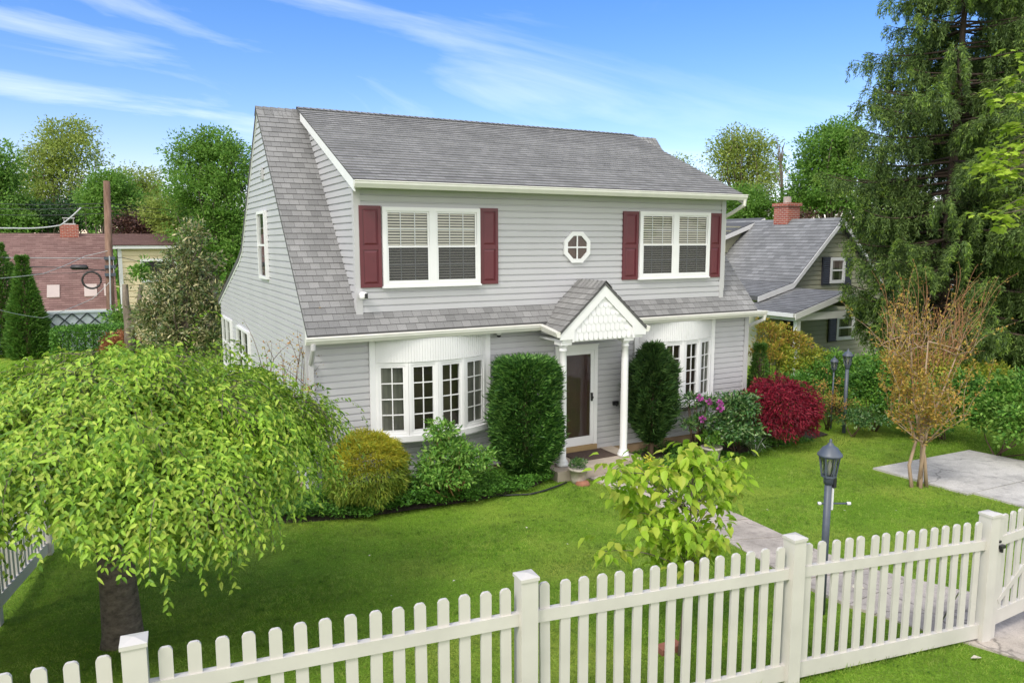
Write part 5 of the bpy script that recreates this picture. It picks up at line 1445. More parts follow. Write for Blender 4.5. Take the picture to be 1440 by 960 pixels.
# ================================================================== CONIFERS
def spruce(label, u, d, htop, rbase, seed, trunk_r, zlow=1.5, group='big conifers at the right'):
    r_ = np.random.default_rng(seed)
    p = at(u, 480, d); base = np.array((p[0], p[1], tz(p[0], p[1])))
    root = thing('conifer', label, 'tree', base, group)
    mb = MB(); mb.tube([base - (0, 0, .2), base + (0, 0, htop * .3), base + (0, 0, htop * .7), base + (0, 0, htop)], [trunk_r, trunk_r * .8, trunk_r * .4, .03], 10)
    P = []; D = []; Nn = []; P2 = []; D2 = []; N2 = []
    z = zlow
    while z < htop - .3:
        f = (z - zlow) / (htop - zlow)
        rl = rbase * (1 - f) ** .55 * (0.8 + .35 * r_.uniform())
        for k in range(r_.integers(9, 12)):
            if r_.uniform() < .2: continue
            a = r_.uniform(0, 6.28); L = rl * r_.uniform(.6, 1.12); o = np.array((math.cos(a), math.sin(a), 0)); L = min(L, 2.65) if (z < 6.2 and o @ RT < -.35) else L; sd = np.array((-o[1], o[0], 0))
            droop = .42 * (1 - f) + .05; n = 10; pts = []
            z0 = base[2] + z + r_.uniform(-.2, .2)
            for i in range(n):
                t = i / (n - 1); pts.append(np.array((base[0], base[1], z0)) + o * L * t + np.array((0, 0, L * (.12 * t - droop * t ** 1.3 + (droop * .75) * t ** 3.2))))
            mb.tube(pts, list(np.linspace(.05 * (1 - f) + .014, .006, n)), 5, False)
            nb = int(L * 17)
            for j in range(nb):
                t = r_.uniform(.16, 1.) ** .8; x = t * (n - 1); i0 = min(int(x), n - 2); q = pts[i0] * (1 - (x - i0)) + pts[i0 + 1] * (x - i0)
                s = (-1) ** j; ln = (.25 + .75 * (1 - abs(t - .55))) * r_.uniform(.35, .85) * min(1., L / 2.2)
                dirv = sd * s * r_.uniform(.35, 1.0) + o * r_.uniform(.2, .7); dirv /= np.linalg.norm(dirv); dz = -r_.uniform(.15, .5)
                m = max(3, int(ln / .075)); pp = q.copy()
                for w in range(m):
                    dz -= .17 + .05 * r_.uniform(); v = dirv * max(.1, 1 - w * .16) + np.array((0, 0, dz)); v /= np.linalg.norm(v); pp = pp + v * .085
                    tgt = (P2, D2, N2) if (w >= m - 1 and t > .6 and r_.uniform() < .8) or (t > .9 and r_.uniform() < .45) else (P, D, Nn)
                    for e in range(6):
                        tgt[0].append(pp + r_.normal(size=3) * .025); tgt[1].append(v + r_.normal(size=3) * .6); tgt[2].append(r_.normal(size=3) + o * .6 + (0, 0, .4))
        z += r_.uniform(.26, .46)
    mb.build('trunk', 'barkred', root, True)
    n = len(P); foliage('crown', 'l_spruce', root, P, D, Nn, rng.uniform(.08, .15, n), rng.uniform(.018, .034, n))
    n2 = len(P2); foliage('crown_tips', 'l_sprucetip', root, P2, D2, N2, rng.uniform(.07, .13, n2), rng.uniform(.018, .032, n2))
    print('spruce', n, n2)
spruce('tall dark conifer with drooping boughs, the left one beside the olive house', 1322, 21.5, 15.0, 3.75, 3, .17, 2.0)
spruce('tall dark conifer with drooping boughs at the right edge behind the maple branches', 1404, 23.5, 17.0, 4.6, 8, .20)

# maple whose light green branches reach in from the right
def maple():
    p = at(1660, 560, 13.5); base = np.array((p[0], p[1], tz(p[0], p[1])))
    root = thing('maple_tree', 'light yellow green maple branches reaching in from the right edge', 'tree', base)
    blobs = [pb(1425, 130, 12.5, 30, 26), pb(1415, 215, 12.4, 40, 34), pb(1395, 245, 12.3, 30, 26), pb(1440, 190, 12.6, 45, 45), pb(1412, 300, 12.5, 34, 22), pb(1450, 280, 12.8, 45, 40), pb(1470, 100, 13, 50, 50), pb(1520, 200, 13.2, 80, 110), pb(1580, 120, 13.6, 90, 90), pb(1610, 280, 13.8, 90, 80)]
    P, O, C = clumps(blobs, 190, 13, .24, (.1, 1.), .35)
    n = len(P); D = O + rng.normal(size=(n, 3)) * .5; D[:, 2] = D[:, 2] * .3 - .25; Nn = rng.normal(size=(n, 3)) * .3; Nn[:, 2] += 1
    L = rng.uniform(.09, .17, n); foliage('crown', 'l_maple', root, P, D, Nn, L, L * .95, T_LOBED)
    mb = MB(); tp = limb(mb, base - (0, 0, .2), at(1640, 60, 13.5), .2, .06, 10, .02, 6)
    for u, v in ((1400, 240), (1425, 130), (1412, 300), (1445, 190), (1500, 90)):
        e = at(u, v, 12.5); pts = limb(mb, tp[3], e, .05, .012, 6, .06, 6)
        for c in C[np.argsort(np.linalg.norm(C - e, axis=1))[:16]]: limb(mb, pts[4], c, .012, .004, 4, .08, 4)
    mb.build('trunk', 'barkgrey', root, True)
maple()
EXPO = 0.6

# ================================================================== NEIGHBOUR HOUSE AT THE RIGHT
def neighbour():
    pk_ = at(1178, 306, 28.0); Y = pk_[1]; root = thing('neighbour_house', 'olive sided house with grey roof and brick chimney behind the hedge at the right', 'house', (pk_[0] - 3, Y + 4, -.6))
    g = lambda u, v: on(u, v, 1, Y)
    k1, e1 = g(1108, 397), g(1058, 416); X0 = pk_[0]
    kr = np.array((2 * X0 - k1[0], Y, k1[2])); er = np.array((2 * X0 - e1[0], Y, e1[2]))
    base = -.7; LEN = 9.5
    prof = [e1, k1, pk_, kr, er]
    # gable wall boards
    zt = [base, e1[2] - .12, k1[2] - .1, pk_[2] - .12]
    ul = [e1[0] + .3, e1[0] + .3, k1[0] + .12, X0]; ur = [2 * X0 - x for x in ul]
    mb = MB(); siding(mb, (0, Y, 0), (1, 0, 0), (0, -1, 0), base, pk_[2] - .12, list(zip(zt, ul)), list(zip(zt, ur)), .17, .02); mb.build('gable_wall', 'olive', root)
    mb = MB(); mb.box(e1[0] + .3, er[0] - .3, Y + .02, Y + LEN, base - .5, e1[2] - .1); mb.build('side_wall', 'olive', root)
    # roofs
    mb = MB(); yv = Y - .25
    for a, b in ((e1, k1), (k1, pk_)):
        ev_ = unit(np.array((b[0] - a[0], 0, b[2] - a[2]))); L = np.linalg.norm(b - a); nn = np.array((-ev_[2], 0, ev_[0]))
        courses(mb, (a[0], yv, a[2]), (0, 1, 0), ev_, nn, [(0, 0)], [(0, LEN + .4)], L, .17, .016)
        mb.prism([(a[0], yv + .01, a[2] - .004), (b[0], yv + .01, b[2] - .004), (b[0], yv + .01, b[2] - .14), (a[0], yv + .01, a[2] - .14)], (0, LEN, 0))
    for a, b in ((kr, pk_), (er, kr)):
        mb.prism([(a[0], yv, a[2]), (b[0], yv, b[2]), (b[0], yv, b[2] - .14), (a[0], yv, a[2] - .14)], (0, LEN, 0))
    mb.build('roof', 'roof2', root)
    mb = MB()
    for a, b in ((e1, k1), (k1, pk_), (pk_, kr), (kr, er)):
        mb.prism([(a[0], yv - .03, a[2] - .01), (b[0], yv - .03, b[2] - .01), (b[0], yv - .03, b[2] - .2), (a[0], yv - .03, a[2] - .2)], (0, .028, 0))
    mb.build('rake_board', 'white', root)
    # dormer at the far left
    q = on(1026, 367, 1, Y + 4.2); t0 = on(1019, 334, 1, Y + 4.2); t1 = on(1070, 312, 1, Y + 4.2); xo = t0[0] - 2.2; zo = t0[2] - 2.2 * (t1[2] - t0[2]) / (t1[0] - t0[0])
    mb = MB(); mb.prism([(t1[0], Y + 4.2, t1[2]), (xo, Y + 4.2, zo), (xo, Y + 4.2, q[2] - 1.6), (t1[0] - .2, Y + 4.2, q[2] - 1.2)], (0, 4, 0))
    for k in range(14):
        z = t1[2] - .25 - k * .17; mb.box(xo, t1[0] - .2 - .17 * k * .65, Y + 4.18, Y + 4.199, z, z + .05)
    mb.build('dormer', 'olive', root)
    mb = MB(); mb.prism([(t1[0], Y + 4.0, t1[2] + .03), (xo - .2, Y + 4.0, zo - .05), (xo - .2, Y + 4.0, zo + .09), (t1[0], Y + 4.0, t1[2] + .17)], (0, 4.5, 0)); mb.build('dormer_roof', 'roof2', root)
    mb = MB(); mb.prism([(t1[0], Y + 3.96, t1[2] - .03), (xo - .2, Y + 3.96, zo - .11), (xo - .2, Y + 3.96, zo + .06), (t1[0], Y + 3.96, t1[2] + .14)], (0, .03, 0)); mb.build('rake_board', 'white', root)
    # chimney on the ridge
    c = on(1106, 308, 0, X0 + .1); s = .33; top = on(1106, 286, 0, X0 + .1)[2]
    mb = MB(); mb.box(c[0] - s, c[0] + s, c[1] - .36, c[1] + .36, c[2] - 1.2, top - .12); mb.box(c[0] - s - .06, c[0] + s + .06, c[1] - .42, c[1] + .42, top - .12, top)
    ch = mb.build('chimney', 'brick', root)
    mb = MB(); mb.lathe([(.16, 0), (.15, .25), (.12, .26)], (c[0], c[1], top), 10); mb.build('flue', 'potgrey', ch)
    # windows with charcoal shutters
    def win(u0, v0, u1, v1, yy, name='window'):
        a, b = on(u0, v0, 1, yy), on(u1, v1, 1, yy); x0, x1, z1, z0 = a[0], b[0], a[2], b[2]; m = MB(); sash_frame(m, x0, x1, z0, z1, yy - .09, yy - .02, .12)
        m.box(x0 + .12, x1 - .12, yy - .07, yy - .03, (z0 + z1) / 2 - .03, (z0 + z1) / 2 + .03)
        w = m.build(name, 'white', root)
        m = MB(); m.box(x0 + .1, x1 - .1, yy - .03, yy - .025, z0 + .1, z1 - .1); m.build('recess', 'dark', w)
        for xa, xb in ((x0 + .14, x0 + .28), (x1 - .28, x1 - .14)):
            m = MB(); m.box(xa, xb, yy - .04, yy - .032, z0 + .12, z1 - .12); m.build('curtain', 'curtain', w)
        m = MB(); m.face([(x0 + .1, yy - .06, z0 + .1), (x1 - .1, yy - .06, z0 + .1), (x1 - .1, yy - .06, z1 - .1), (x0 + .1, yy - .06, z1 - .1)]); m.build('pane', 'glass', w)
    def shut(u0, v0, u1, v1, yy):
        a, b = on(u0, v0, 1, yy), on(u1, v1, 1, yy); m = MB(); m.box(a[0], b[0], yy - .07, yy - .02, b[2], a[2])
        k = b[2] + .06
        while k < a[2] - .06:
            m.hexa([(a[0] + .05, yy - .085, k), (b[0] - .05, yy - .085, k), (b[0] - .05, yy - .07, k + .03), (a[0] + .05, yy - .07, k + .03), (a[0] + .05, yy - .085, k + .01), (b[0] - .05, yy - .085, k + .01), (b[0] - .05, yy - .07, k + .04), (a[0] + .05, yy - .07, k + .04)]); k += .07
        m.build('shutter', 'blackshutter', root)
    win(1166, 362, 1185, 397.5, Y); shut(1155.5, 361.5, 1166, 400.5, Y); shut(1185, 361.5, 1194.5, 383.5 + 17, Y)
    win(1175, 444, 1198, 476, Y); shut(1164.5, 444, 1175, 479.5, Y)
    a, b = g(1172, 320), g(1184, 329); mb = MB(); mb.box(a[0], b[0], Y - .06, Y - .02, b[2], a[2])
    for k in range(5): mb.box(a[0] + .03, b[0] - .03, Y - .075, Y - .06, b[2] + .02 + k * (a[2] - b[2]) / 5.5, b[2] + .05 + k * (a[2] - b[2]) / 5.5)
    mb.build('gable_vent', 'sidetrim', root)
    # porch with its own little gable
    R0 = on(1112, 403, 1, Y); R1 = on(1187, 411, 0, R0[0]); Yp = R1[1]; E = on(1115, 440, 1, Yp); zr = (R0[2] + R1[2]) / 2; xe = E[0]; ze = E[2]; xr = R0[0]; x2 = 2 * xr - xe
    mb = MB()
    ev_ = unit(np.array((xr - xe, 0, zr - ze))); nn = np.array((-ev_[2], 0, ev_[0]))
    courses(mb, (xe, Yp - .1, ze), (0, 1, 0), ev_, nn, [(0, 0)], [(0, Y - Yp + .1)], math.hypot(xr - xe, zr - ze), .17, .016)
    for x in (xe, x2): mb.prism([(x, Yp - .09, ze - .01), (xr, Yp - .09, zr - .01), (xr, Yp - .09, zr - .12), (x, Yp - .09, ze - .12)], (0, Y - Yp + .05, 0))
    mb.build('porch_roof', 'roof2', root)
    mb = MB()
    for x in (xe, x2): mb.prism([(x, Yp - .12, ze - .02), (xr, Yp - .12, zr - .02), (xr, Yp - .12, zr - .22), (x, Yp - .12, ze - .22)], (0, .03, 0))
    mb.box(xe - .1, xe, Yp - .1, Y, ze - .14, ze - .01)
    b0 = on(1121, 446, 1, Yp)
    mb.box(xe + .1, x2 - .1, Yp - .02, Yp + .14, b0[2] - .12, b0[2] + .12)
    mb.box(b0[0], b0[0] + .17, Yp - .01, Yp + .13, -.6, b0[2] - .12); mb.box(x2 - .27, x2 - .1, Yp - .01, Yp + .13, -.6, b0[2] - .12)
    mb.box(xe + .1, xe + .24, Yp + .14, Y - .05, b0[2] - .12, b0[2] + .12)
    mb.build('porch_frame', 'white', root)
    a, b = g(1096, 447), g(1112, 497); mb = MB(); mb.box(a[0], b[0], Y - .04, Y - .01, base + .2, a[2]); mb.build('door', 'dark', root)
neighbour()

# ================================================================== HOUSE BEHIND AT THE LEFT
def red_house():
    E = at(60, 437, 33.0); Y = E[1]; ze = E[2]; yr = Y + 4.6; zr = on(60, 328, 1, yr)[2]
    root = thing('red_roof_house', 'low house with a red shingle roof and beige wing behind the back hedge', 'house', (E[0], Y + 4, -1.6))
    xl = on(-130, 437, 1, Y)[0]; xr = on(166, 437, 1, Y)[0]
    mb = MB(); ev_ = unit(np.array((0, yr - Y, zr - ze))); nn = np.array((0, -ev_[2], ev_[1]))
    courses(mb, (0, Y - .3, ze), (1, 0, 0), unit(np.array((0, yr - Y + .3, zr - ze))), nn, [(0, xl)], [(0, xr)], math.hypot(yr - Y + .3, zr - ze), .16, .016)
    mb.prism([(xl, Y - .3, ze - .01), (xl, yr, zr - .01), (xl, yr + 4, ze), (xl, yr, zr - .2), (xl, Y - .3, ze - .12)], (xr - xl, 0, 0)); mb.build('roof', 'redroof', root)
    mb = MB(); mb.box(xl, xr, Y - .36, Y - .29, ze - .16, ze + .01); mb.build('gutter', 'white', root)
    mb = MB(); mb.box(xl, xr, Y + 1.2, Y + 6, -2.2, ze - .1); mb.build('wall', 'beige', root)
    mb = MB(); mb.box(xl, xr, Y + 1.1, Y + 1.19, ze - 1.2, ze - .12); mb.build('porch_opening', 'dark', root)
    mb = MB()
    for u in (92, 140, 45): x = on(u, 450, 1, Y)[0]; mb.box(x - .06, x + .06, Y - .06, Y + .06, -2.2, ze - .16)
    mb.box(xl, xr, Y - .04, Y + .04, ze - 1.15, ze - 1.05)
    mb.build('porch_post', 'white', root)
    for u in (108, 128): mb = MB(); x = on(u, 450, 1, Y + 1.0)[0]; mb.box(x - .12, x + .12, Y + 1.0, Y + 1.08, ze - 1.2, ze - .12); mb.build('curtain', 'curtain', root)
    # skylights on the slope
    for u0, u1 in ((66, 84), (119, 137), (147, 150)):
        a = on(u0, 418, 1, Y + .5); b = on(u1, 418, 1, Y + .5)
        def sl(x, t): p = np.array((x, Y - .3, ze)) + np.array((0, yr - Y + .3, zr - ze)) * t; return p + nn * .06
        mb = MB(); q = [sl(a[0], .15), sl(b[0], .15), sl(b[0], .30), sl(a[0], .30)]; mb.hexa([p - nn * .08 for p in q] + q); M.setdefault('skylight', plain('skylight_panel', (.5, .42, .38), .3, .05, 2.)); mb.build('skylight', 'skylight', root)
    c = on(98, 328, 1, yr); top = on(98, 316, 1, yr)[2]; mb = MB(); mb.box(c[0] - .4, c[0] + .4, yr - .3, yr + .4, zr - .8, top); ch = mb.build('chimney', 'brick', root)
    mb = MB(); mb.box(c[0] - .28, c[0] + .28, yr - .2, yr + .3, top, top + .06); [mb.box(c[0] + k - .02, c[0] + k + .02, yr - .02, yr + .02, top, top + .3) for k in (-.2, .2)]; mb.box(c[0] - .26, c[0] + .26, yr - .2, yr + .2, top + .3, top + .34); mb.build('cap', 'sidetrim', ch)
    # beige wing, a little nearer
    Yw = Y - 1.0; x0 = on(169, 400, 1, Yw)[0]; x1 = on(300, 400, 1, Yw)[0]; zt = on(200, 349, 1, Yw)[2]
    mb = MB(); siding(mb, (0, Yw, 0), (1, 0, 0), (0, -1, 0), -2.2, zt, [(0, x0)], [(0, x1)], .26, .025); mb.box(x0 + .01, x1, Yw + .02, Yw + 6, -2.2, zt); mb.build('wing_wall', 'beige', root)
    mb = MB(); mb.box(x0 - .02, x0 + .14, Yw - .05, Yw - .001, -2.2, zt); mb.box(x0 - .25, x1, Yw - .3, Yw - .02, zt - .02, zt + .13); mb.box(x0 - .28, x0 - .2, Yw - .3, Yw + 5, zt - 1.2, zt + .1); mb.build('wing_trim', 'white', root)
    zrt = on(200, 329, 1, Yw + 3)[2]; mb = MB(); courses(mb, (0, Yw - .35, zt + .14), (1, 0, 0), unit(np.array((0, 3.35, zrt - zt - .14))), (0, 0, 1), [(0, x0 - .3)], [(0, x1 + .2)], math.hypot(3.35, zrt - zt - .14), .16, .016)
    mb.prism([(x0 - .3, Yw - .35, zt + .13), (x0 - .3, Yw + 3, zrt - .01), (x0 - .3, Yw + 6, zt), (x0 - .3, Yw, zt)], (x1 - x0 + .5, 0, 0)); mb.build('wing_roof', 'redroof', root)
    a, b = on(197, 364, 1, Yw), on(250, 396, 1, Yw); m = MB(); sash_frame(m, a[0], b[0], b[2], a[2], Yw - .09, Yw - .02, .12); w = m.build('window', 'white', root)
    m = MB(); m.box(a[0] + .1, b[0] - .1, Yw - .05, Yw - .03, b[2] + .1, a[2] - .1); m.build('pane', 'dark', w)
red_house()

# brick house glimpsed through the conifers
Pb = at(1400, 470, 52); root = thing('brick_house', 'brick house with white trim glimpsed behind the conifers', 'house', (Pb[0], Pb[1], -.6))
mb = MB(); a = on(1268, 380, 1, Pb[1]); b = on(1620, 380, 1, Pb[1]); mb.box(a[0], b[0], Pb[1], Pb[1] + 7, -1, a[2]); mb.build('wall', 'brick', root)
mb = MB(); mb.prism([(a[0] - .5, Pb[1] - .5, a[2]), (a[0] - .5, Pb[1] + 3.5, a[2] + 2.2), (a[0] - .5, Pb[1] + 7.5, a[2])], (b[0] - a[0] + 1, 0, 0)); mb.build('roof', 'roof2', root)
mb = MB()
for u in (1285, 1330, 1378, 1420): x = on(u, 420, 1, Pb[1])[0]; mb.box(x - .6, x + .6, Pb[1] - .08, Pb[1] - .02, 0, 1.8)
mb.box(a[0], b[0], Pb[1] - .3, Pb[1] - .05, a[2] - .3, a[2]); mb.build('trim', 'white', root)

# ================================================================== BACK GARDEN AT THE LEFT
def up(u, v, d): p = at(u, v, d); return p
q = gnd(6, 499); s = 28.0 / F_PX
q1 = at(8, 498, 28.5); z1 = tz(q1[0], q1[1]); scale_column('arborvitae', 'tall pointed arborvitae at the far left of the back lawn', (q1[0], q1[1], z1), [(.02, .9), (.5, 1.0), (1.6, .80), (2.6, .60), (3.4, .36), (at(15, 345, 28.5)[2] - z1, .06)], 'l_arb', 15000, .17, .05, 'arborvitae at the back', rough=.07, stem=.1)
q1 = at(42, 498, 27.8); z1 = tz(q1[0], q1[1]); scale_column('arborvitae', 'shorter arborvitae leaning against the taller one beside the lattice fence', (q1[0], q1[1], z1), [(.02, .62), (.5, .68), (1.6, .52), (2.6, .28), (at(38, 362, 27.8)[2] - z1, .05)], 'l_arb', 11000, .16, .05, 'arborvitae at the back', rough=.07, stem=.1)
# clipped hedge
c = at(131, 498, 27.0); zb = tz(c[0], c[1]); h = at(128, 460, 27)[2] - zb
root = thing('clipped_hedge', 'long low clipped hedge in front of the lattice fence', 'hedge', (c[0], c[1], zb))
n = 13000; P = np.stack([c[0] + rng.uniform(-1.13, 1.13, n), c[1] + rng.uniform(-.4, .4, n), zb + h * rng.uniform(0, 1, n) ** .8], -1)
f = rng.integers(0, 3, n); P[:, 2] = np.where(f == 0, zb + h + rng.normal(size=n) * .035, P[:, 2]); P[:, 1] = np.where(f == 1, c[1] - .45 + rng.normal(size=n) * .04, P[:, 1]); P[:, 0] = np.where(f == 2, c[0] + rng.choice([-1.15, 1.15], n) + rng.normal(size=n) * .05, P[:, 0])
D = rdir(n); D[:, 2] += .4; foliage('foliage', 'l_hedge', root, P, D, rng.normal(size=(n, 3)) + [0, -.4, .6], rng.uniform(.06, .11, n), .045)
mb = MB(); [mb.tube([(c[0] + x, c[1], zb - .1), (c[0] + x + .05, c[1], zb + h * .8)], .03, 5) for x in np.linspace(-1, 1, 9)]; mb.build('stem', 'twigbrown', root)
q = at(172, 496, 25.6); shrub('rusty_shrub', 'rusty brown shrub at the end of the back lawn', 'shrub', (q[0], q[1], tz(q[0], q[1])), [pb(172, 485, 25.6, 22, 20), pb(165, 492, 25.4, 20, 14)], 'l_brown', 120, 20, .2, .12, .035, T_KITE, -.4, stems=14)
q = at(172, 470, 29.5); shrub('light_shrub', 'light green shrub growing around the foot of the utility pole', 'shrub', (q[0], q[1], tz(q[0], q[1])), [pb(160, 452, 29.5, 14, 12), pb(170, 448, 29.5, 12, 16)], 'l_bright', 50, 20, .25, .14, .06, stems=4)
# lattice fence with pale panels
c0, c1 = at(40, 497, 29.6), at(150, 497, 29.6); zb = tz(c0[0], c0[1]) - .1; zt = at(95, 440, 29.6)[2]
root = thing('lattice_fence', 'dark diagonal lattice over pale panels at the end of the back lawn', 'fence', (c0[0], c0[1], zb))
Yl = (c0[1] + c1[1]) / 2; mb = MB(); mb.box(c0[0] - 1.5, c1[0] + .3, Yl + .05, Yl + .09, zb - .2, zt); mb.build('panel', 'palepanel', root)
mb = MB(); H = zt - zb
for k in range(-4, 13):
    x = c0[0] - 1.0 + k * .52
    for sgn in (1, -1):
        xa, xb = (x, x + H) if sgn > 0 else (x + H, x)
        t0 = max(0, (c0[0] - 1.5 - min(xa, xb)) / H) ; mb.bar((xa, Yl + .01 * sgn, zb), (xb, Yl + .01 * sgn, zt), .05, .018, (0, 1, 0))
mb.build('lattice', 'lattice', root); mb = MB(); mb.box(c0[0] - 1.5, c1[0] + .3, Yl - .02, Yl + .11, zt, zt + .07); mb.build('cap_rail', 'palepanel', root)
# pruned trunk with a tuft
b = at(181, 492, 25.2); b = np.array((b[0], b[1], tz(b[0], b[1]))); root = thing('pruned_tree', 'cut back tree trunk with one leafy tuft beside the utility pole', 'tree', b); mb = MB()
mb.tube([b - (0, 0, .2), at(182, 460, 25.2), at(177, 425, 25.2), at(176, 400, 25.2)], [.19, .16, .11, .09], 9); mb.tube([at(184, 470, 25.2), at(194, 440, 25.2), at(198, 400, 25.2)], [.16, .09, .06], 7); mb.tube([at(186, 465, 25.2), at(200, 455, 25), at(206, 452, 25)], [.12, .08, .07], 7); mb.build('trunk', 'barkgrey', root, True)
P, O, C = clumps([pb(199, 382, 25.2, 9, 17)], 22, 26, .2, (.1, 1), .8); foliage('foliage', 'l_bright', root, P, O + rng.normal(size=P.shape) * .4, rng.normal(size=P.shape) + [0, 0, .6], .13, .06)
# broad evergreen by the house
b = at(262, 515, 22.5); b = (b[0], b[1], tz(b[0], b[1]))
tree('broadleaf_evergreen', 'olive and tan leaved evergreen tree between the pole and the house gable', b, 4.2, [pb(255, 460, 22.5, 66, 46), pb(215, 440, 22.8, 34, 26), pb(250, 405, 22.5, 58, 38), pb(268, 362, 22.4, 38, 32), pb(272, 330, 22.4, 16, 24), pb(300, 430, 22.2, 30, 44), pb(300, 480, 22.0, 26, 28)], 'l_holly', 420, 26, .28, .15, .10, bark='barkgrey', W=.055, tpl=T_LEAF, shell=(.25, 1.0), nlimb=40, droop=-.1, limb_r=.5)
# utility pole
b = at(157, 476, 30.5); tp = at(150, 255, 30.5)
root = thing('utility_pole', 'weathered brown wooden utility pole rising above the red roof', 'pole', (b[0], b[1], tz(b[0], b[1]) - .2)); mb = MB()
mb.tube([(b[0], b[1], -1.8), b, tp], [.19, .165, .125], 14); mb.build('shaft', 'pole', root, True)
mb = MB(); mb.tube([at(156, 455, 30.3), at(155, 400, 30.3), at(154, 360, 30.3)], .03, 6); mb.build('conduit', 'wirelight', root)
mb = MB(); [mb.box(*(lambda p: (p[0] - .2, p[0] + .2, p[1] - .2, p[1] + .02, p[2] - .06, p[2] + .06))(at(u, v, 30.5))) for u, v in ((154, 363), (155, 375), (155, 386))]; mb.build('bracket', 'blackmetal', root)
def wire(label, pts, r, mat='wire', sag=None):
    P = [np.array(at(*p)) for p in pts]; out = []
    n = 10
    for a, b in zip(P[:-1], P[1:]):
        L = np.linalg.norm(b - a)
        for i in range(n): t = i / n; out.append(a * (1 - t) + b * t - np.array((0, 0, (sag or 0.01) * L * 4 * t * (1 - t))))
    out.append(P[-1]); m = MB(); m.tube(out, r, 5); return tag(m.build('utility_wire', mat, None, True), label, 'wire', 'overhead wires by the pole')
wire('uppermost dark wire passing behind the pole top', [(-60, 283, 38), (151, 286, 31), (345, 300, 45)], .014, sag=.008)
wire('second dark wire just below the uppermost one', [(-60, 291, 38), (151, 291, 31), (345, 306, 45)], .014, sag=.008)
wire('third dark wire across the far trees', [(-60, 299, 38), (151, 300, 31), (345, 314, 45)], .012, sag=.008)
wire('thick pale service cable hanging in a loop left of the pole', [(-60, 314, 29), (20, 321, 29.5), (85, 317, 30), (114, 292, 30.4)], .03, 'wirelight', .03)
wire('pale wire crossing the red roof to the pole', [(-60, 361, 27), (154, 363, 30.4)], .016, 'wirelight', .004)
wire('dark cable crossing the red roof with a black splice case', [(-60, 372, 30), (98, 376, 30.2), (154, 381, 30.4)], .02, 'wire', .004)
wire('lower dark cable crossing the red roof', [(-60, 384, 29), (100, 384, 30), (154, 378, 30.4)], .014, 'wire', .006)
wire('pale slanting wire from the pole to the left edge', [(-60, 395, 24), (60, 385, 27), (120, 360, 30), (154, 352, 30.4)], .012, 'wirelight', .01)
wire('thin pale wire sagging in front of the arborvitae', [(-60, 428, 22), (0, 436, 24), (60, 447, 27), (130, 420, 30), (156, 395, 30.3)], .012, 'wirelight', .01)
wire('service wire from the pole to the beige wing', [(155, 362, 30.4), (172, 362, 31), (215, 372, 31.2)], .012, 'wire', .01)
m = MB(); a, b = at(99, 376, 30.1), at(124, 376, 30.2); m.tube([a, a * .9 + b * .1, a * .1 + b * .9, b], [.04, .10, .10, .04], 10); tag(m.build('splice_case', 'black', None, True), 'black splice case hanging on the cable over the red roof', 'cable box')
m = MB(); c = at(129, 394, 30.1); R = 11.5 * 30.1 / F_PX; m.tube([c + np.array((R * math.cos(t), 0, R * math.sin(t))) for t in np.linspace(0, 2 * math.pi, 33)], .04, 6); tag(m.build('cable_coil', 'wire', None, True), 'round coil of black cable hanging left of the pole', 'cable coil')

# ================================================================== FAR TREES
def ftree(label, u, d, mat, blobs, ncl, per, cr, L, name='background_tree', tr=.22, zb=-.8, **kw):
    p = at(u, 470, d); b = (p[0], p[1], zb); zt = max(x[2] + x[5] for x in blobs)
    return tree(name, label, b, zt - zb, blobs, mat, ncl, per, cr, L, tr, 'trees beyond the houses', **kw)
ftree('dark green tree at the left frame edge', -12, 44, 'l_tree', [pb(-15, 285, 44, 46, 50), pb(-5, 235, 44, 34, 34), pb(10, 310, 43, 36, 30)], 225, 64, 0.85, 0.204)
ftree('tall olive green tree with an airy top left of the pole', 88, 50, 'l_treey', [pb(88, 270, 50, 62, 58), pb(60, 235, 50, 34, 34), pb(95, 215, 50, 48, 36), pb(92, 185, 50, 40, 18), pb(45, 290, 50, 36, 40)], 405, 45, 0.81, 0.192, shell=(.3, 1.05))
ftree('rounded mid green tree behind the pole', 155, 42, 'l_tree', [pb(158, 285, 42, 40, 36), pb(150, 265, 42, 28, 24)], 195, 64, 0.66, 0.18)
ftree('loose pale tree behind the rounded green tree', 185, 56, 'l_treey', [pb(185, 255, 56, 42, 26), pb(205, 275, 56, 36, 36)], 165, 38, 0.85, 0.204, shell=(.2, 1.05))
ftree('dark conifer mass low behind the chimney of the red roof', 95, 45, 'l_dark', [pb(60, 305, 45, 40, 22), pb(110, 300, 45, 40, 26), pb(20, 300, 45, 40, 20)], 195, 57, 0.76, 0.18)
ftree('dark copper red tree behind the beige wing', 205, 40, 'l_tred', [pb(205, 318, 40, 38, 22), pb(195, 330, 40, 32, 18), pb(225, 325, 40, 24, 16)], 180, 57, 0.57, 0.144)
ftree('tall fresh green tree behind the gable of the grey house', 292, 35, 'l_tree', [pb(290, 275, 35, 60, 52), pb(275, 225, 35, 40, 34), pb(300, 205, 35, 38, 24), pb(330, 240, 35, 34, 44), pb(300, 340, 35, 56, 50), pb(340, 330, 35, 40, 60)], 720, 57, 0.52, 0.144, shell=(.35, 1.05), tr=.3)
ftree('yellow green low tree left of the fresh green one', 240, 38, 'l_treey', [pb(238, 300, 38, 36, 28), pb(255, 320, 37.5, 30, 28)], 165, 49, 0.57, 0.156)
ftree('pale feathery tree rising right of the grey house roof', 1045, 47, 'l_treey', [pb(1045, 200, 47, 42, 18), pb(1040, 230, 47, 46, 34), pb(1055, 265, 47, 40, 30), pb(1020, 215, 47, 22, 26), pb(1075, 225, 47, 24, 30)], 285, 45, 0.76, 0.168, shell=(.3, 1.05), tr=.28, nlimb=40)
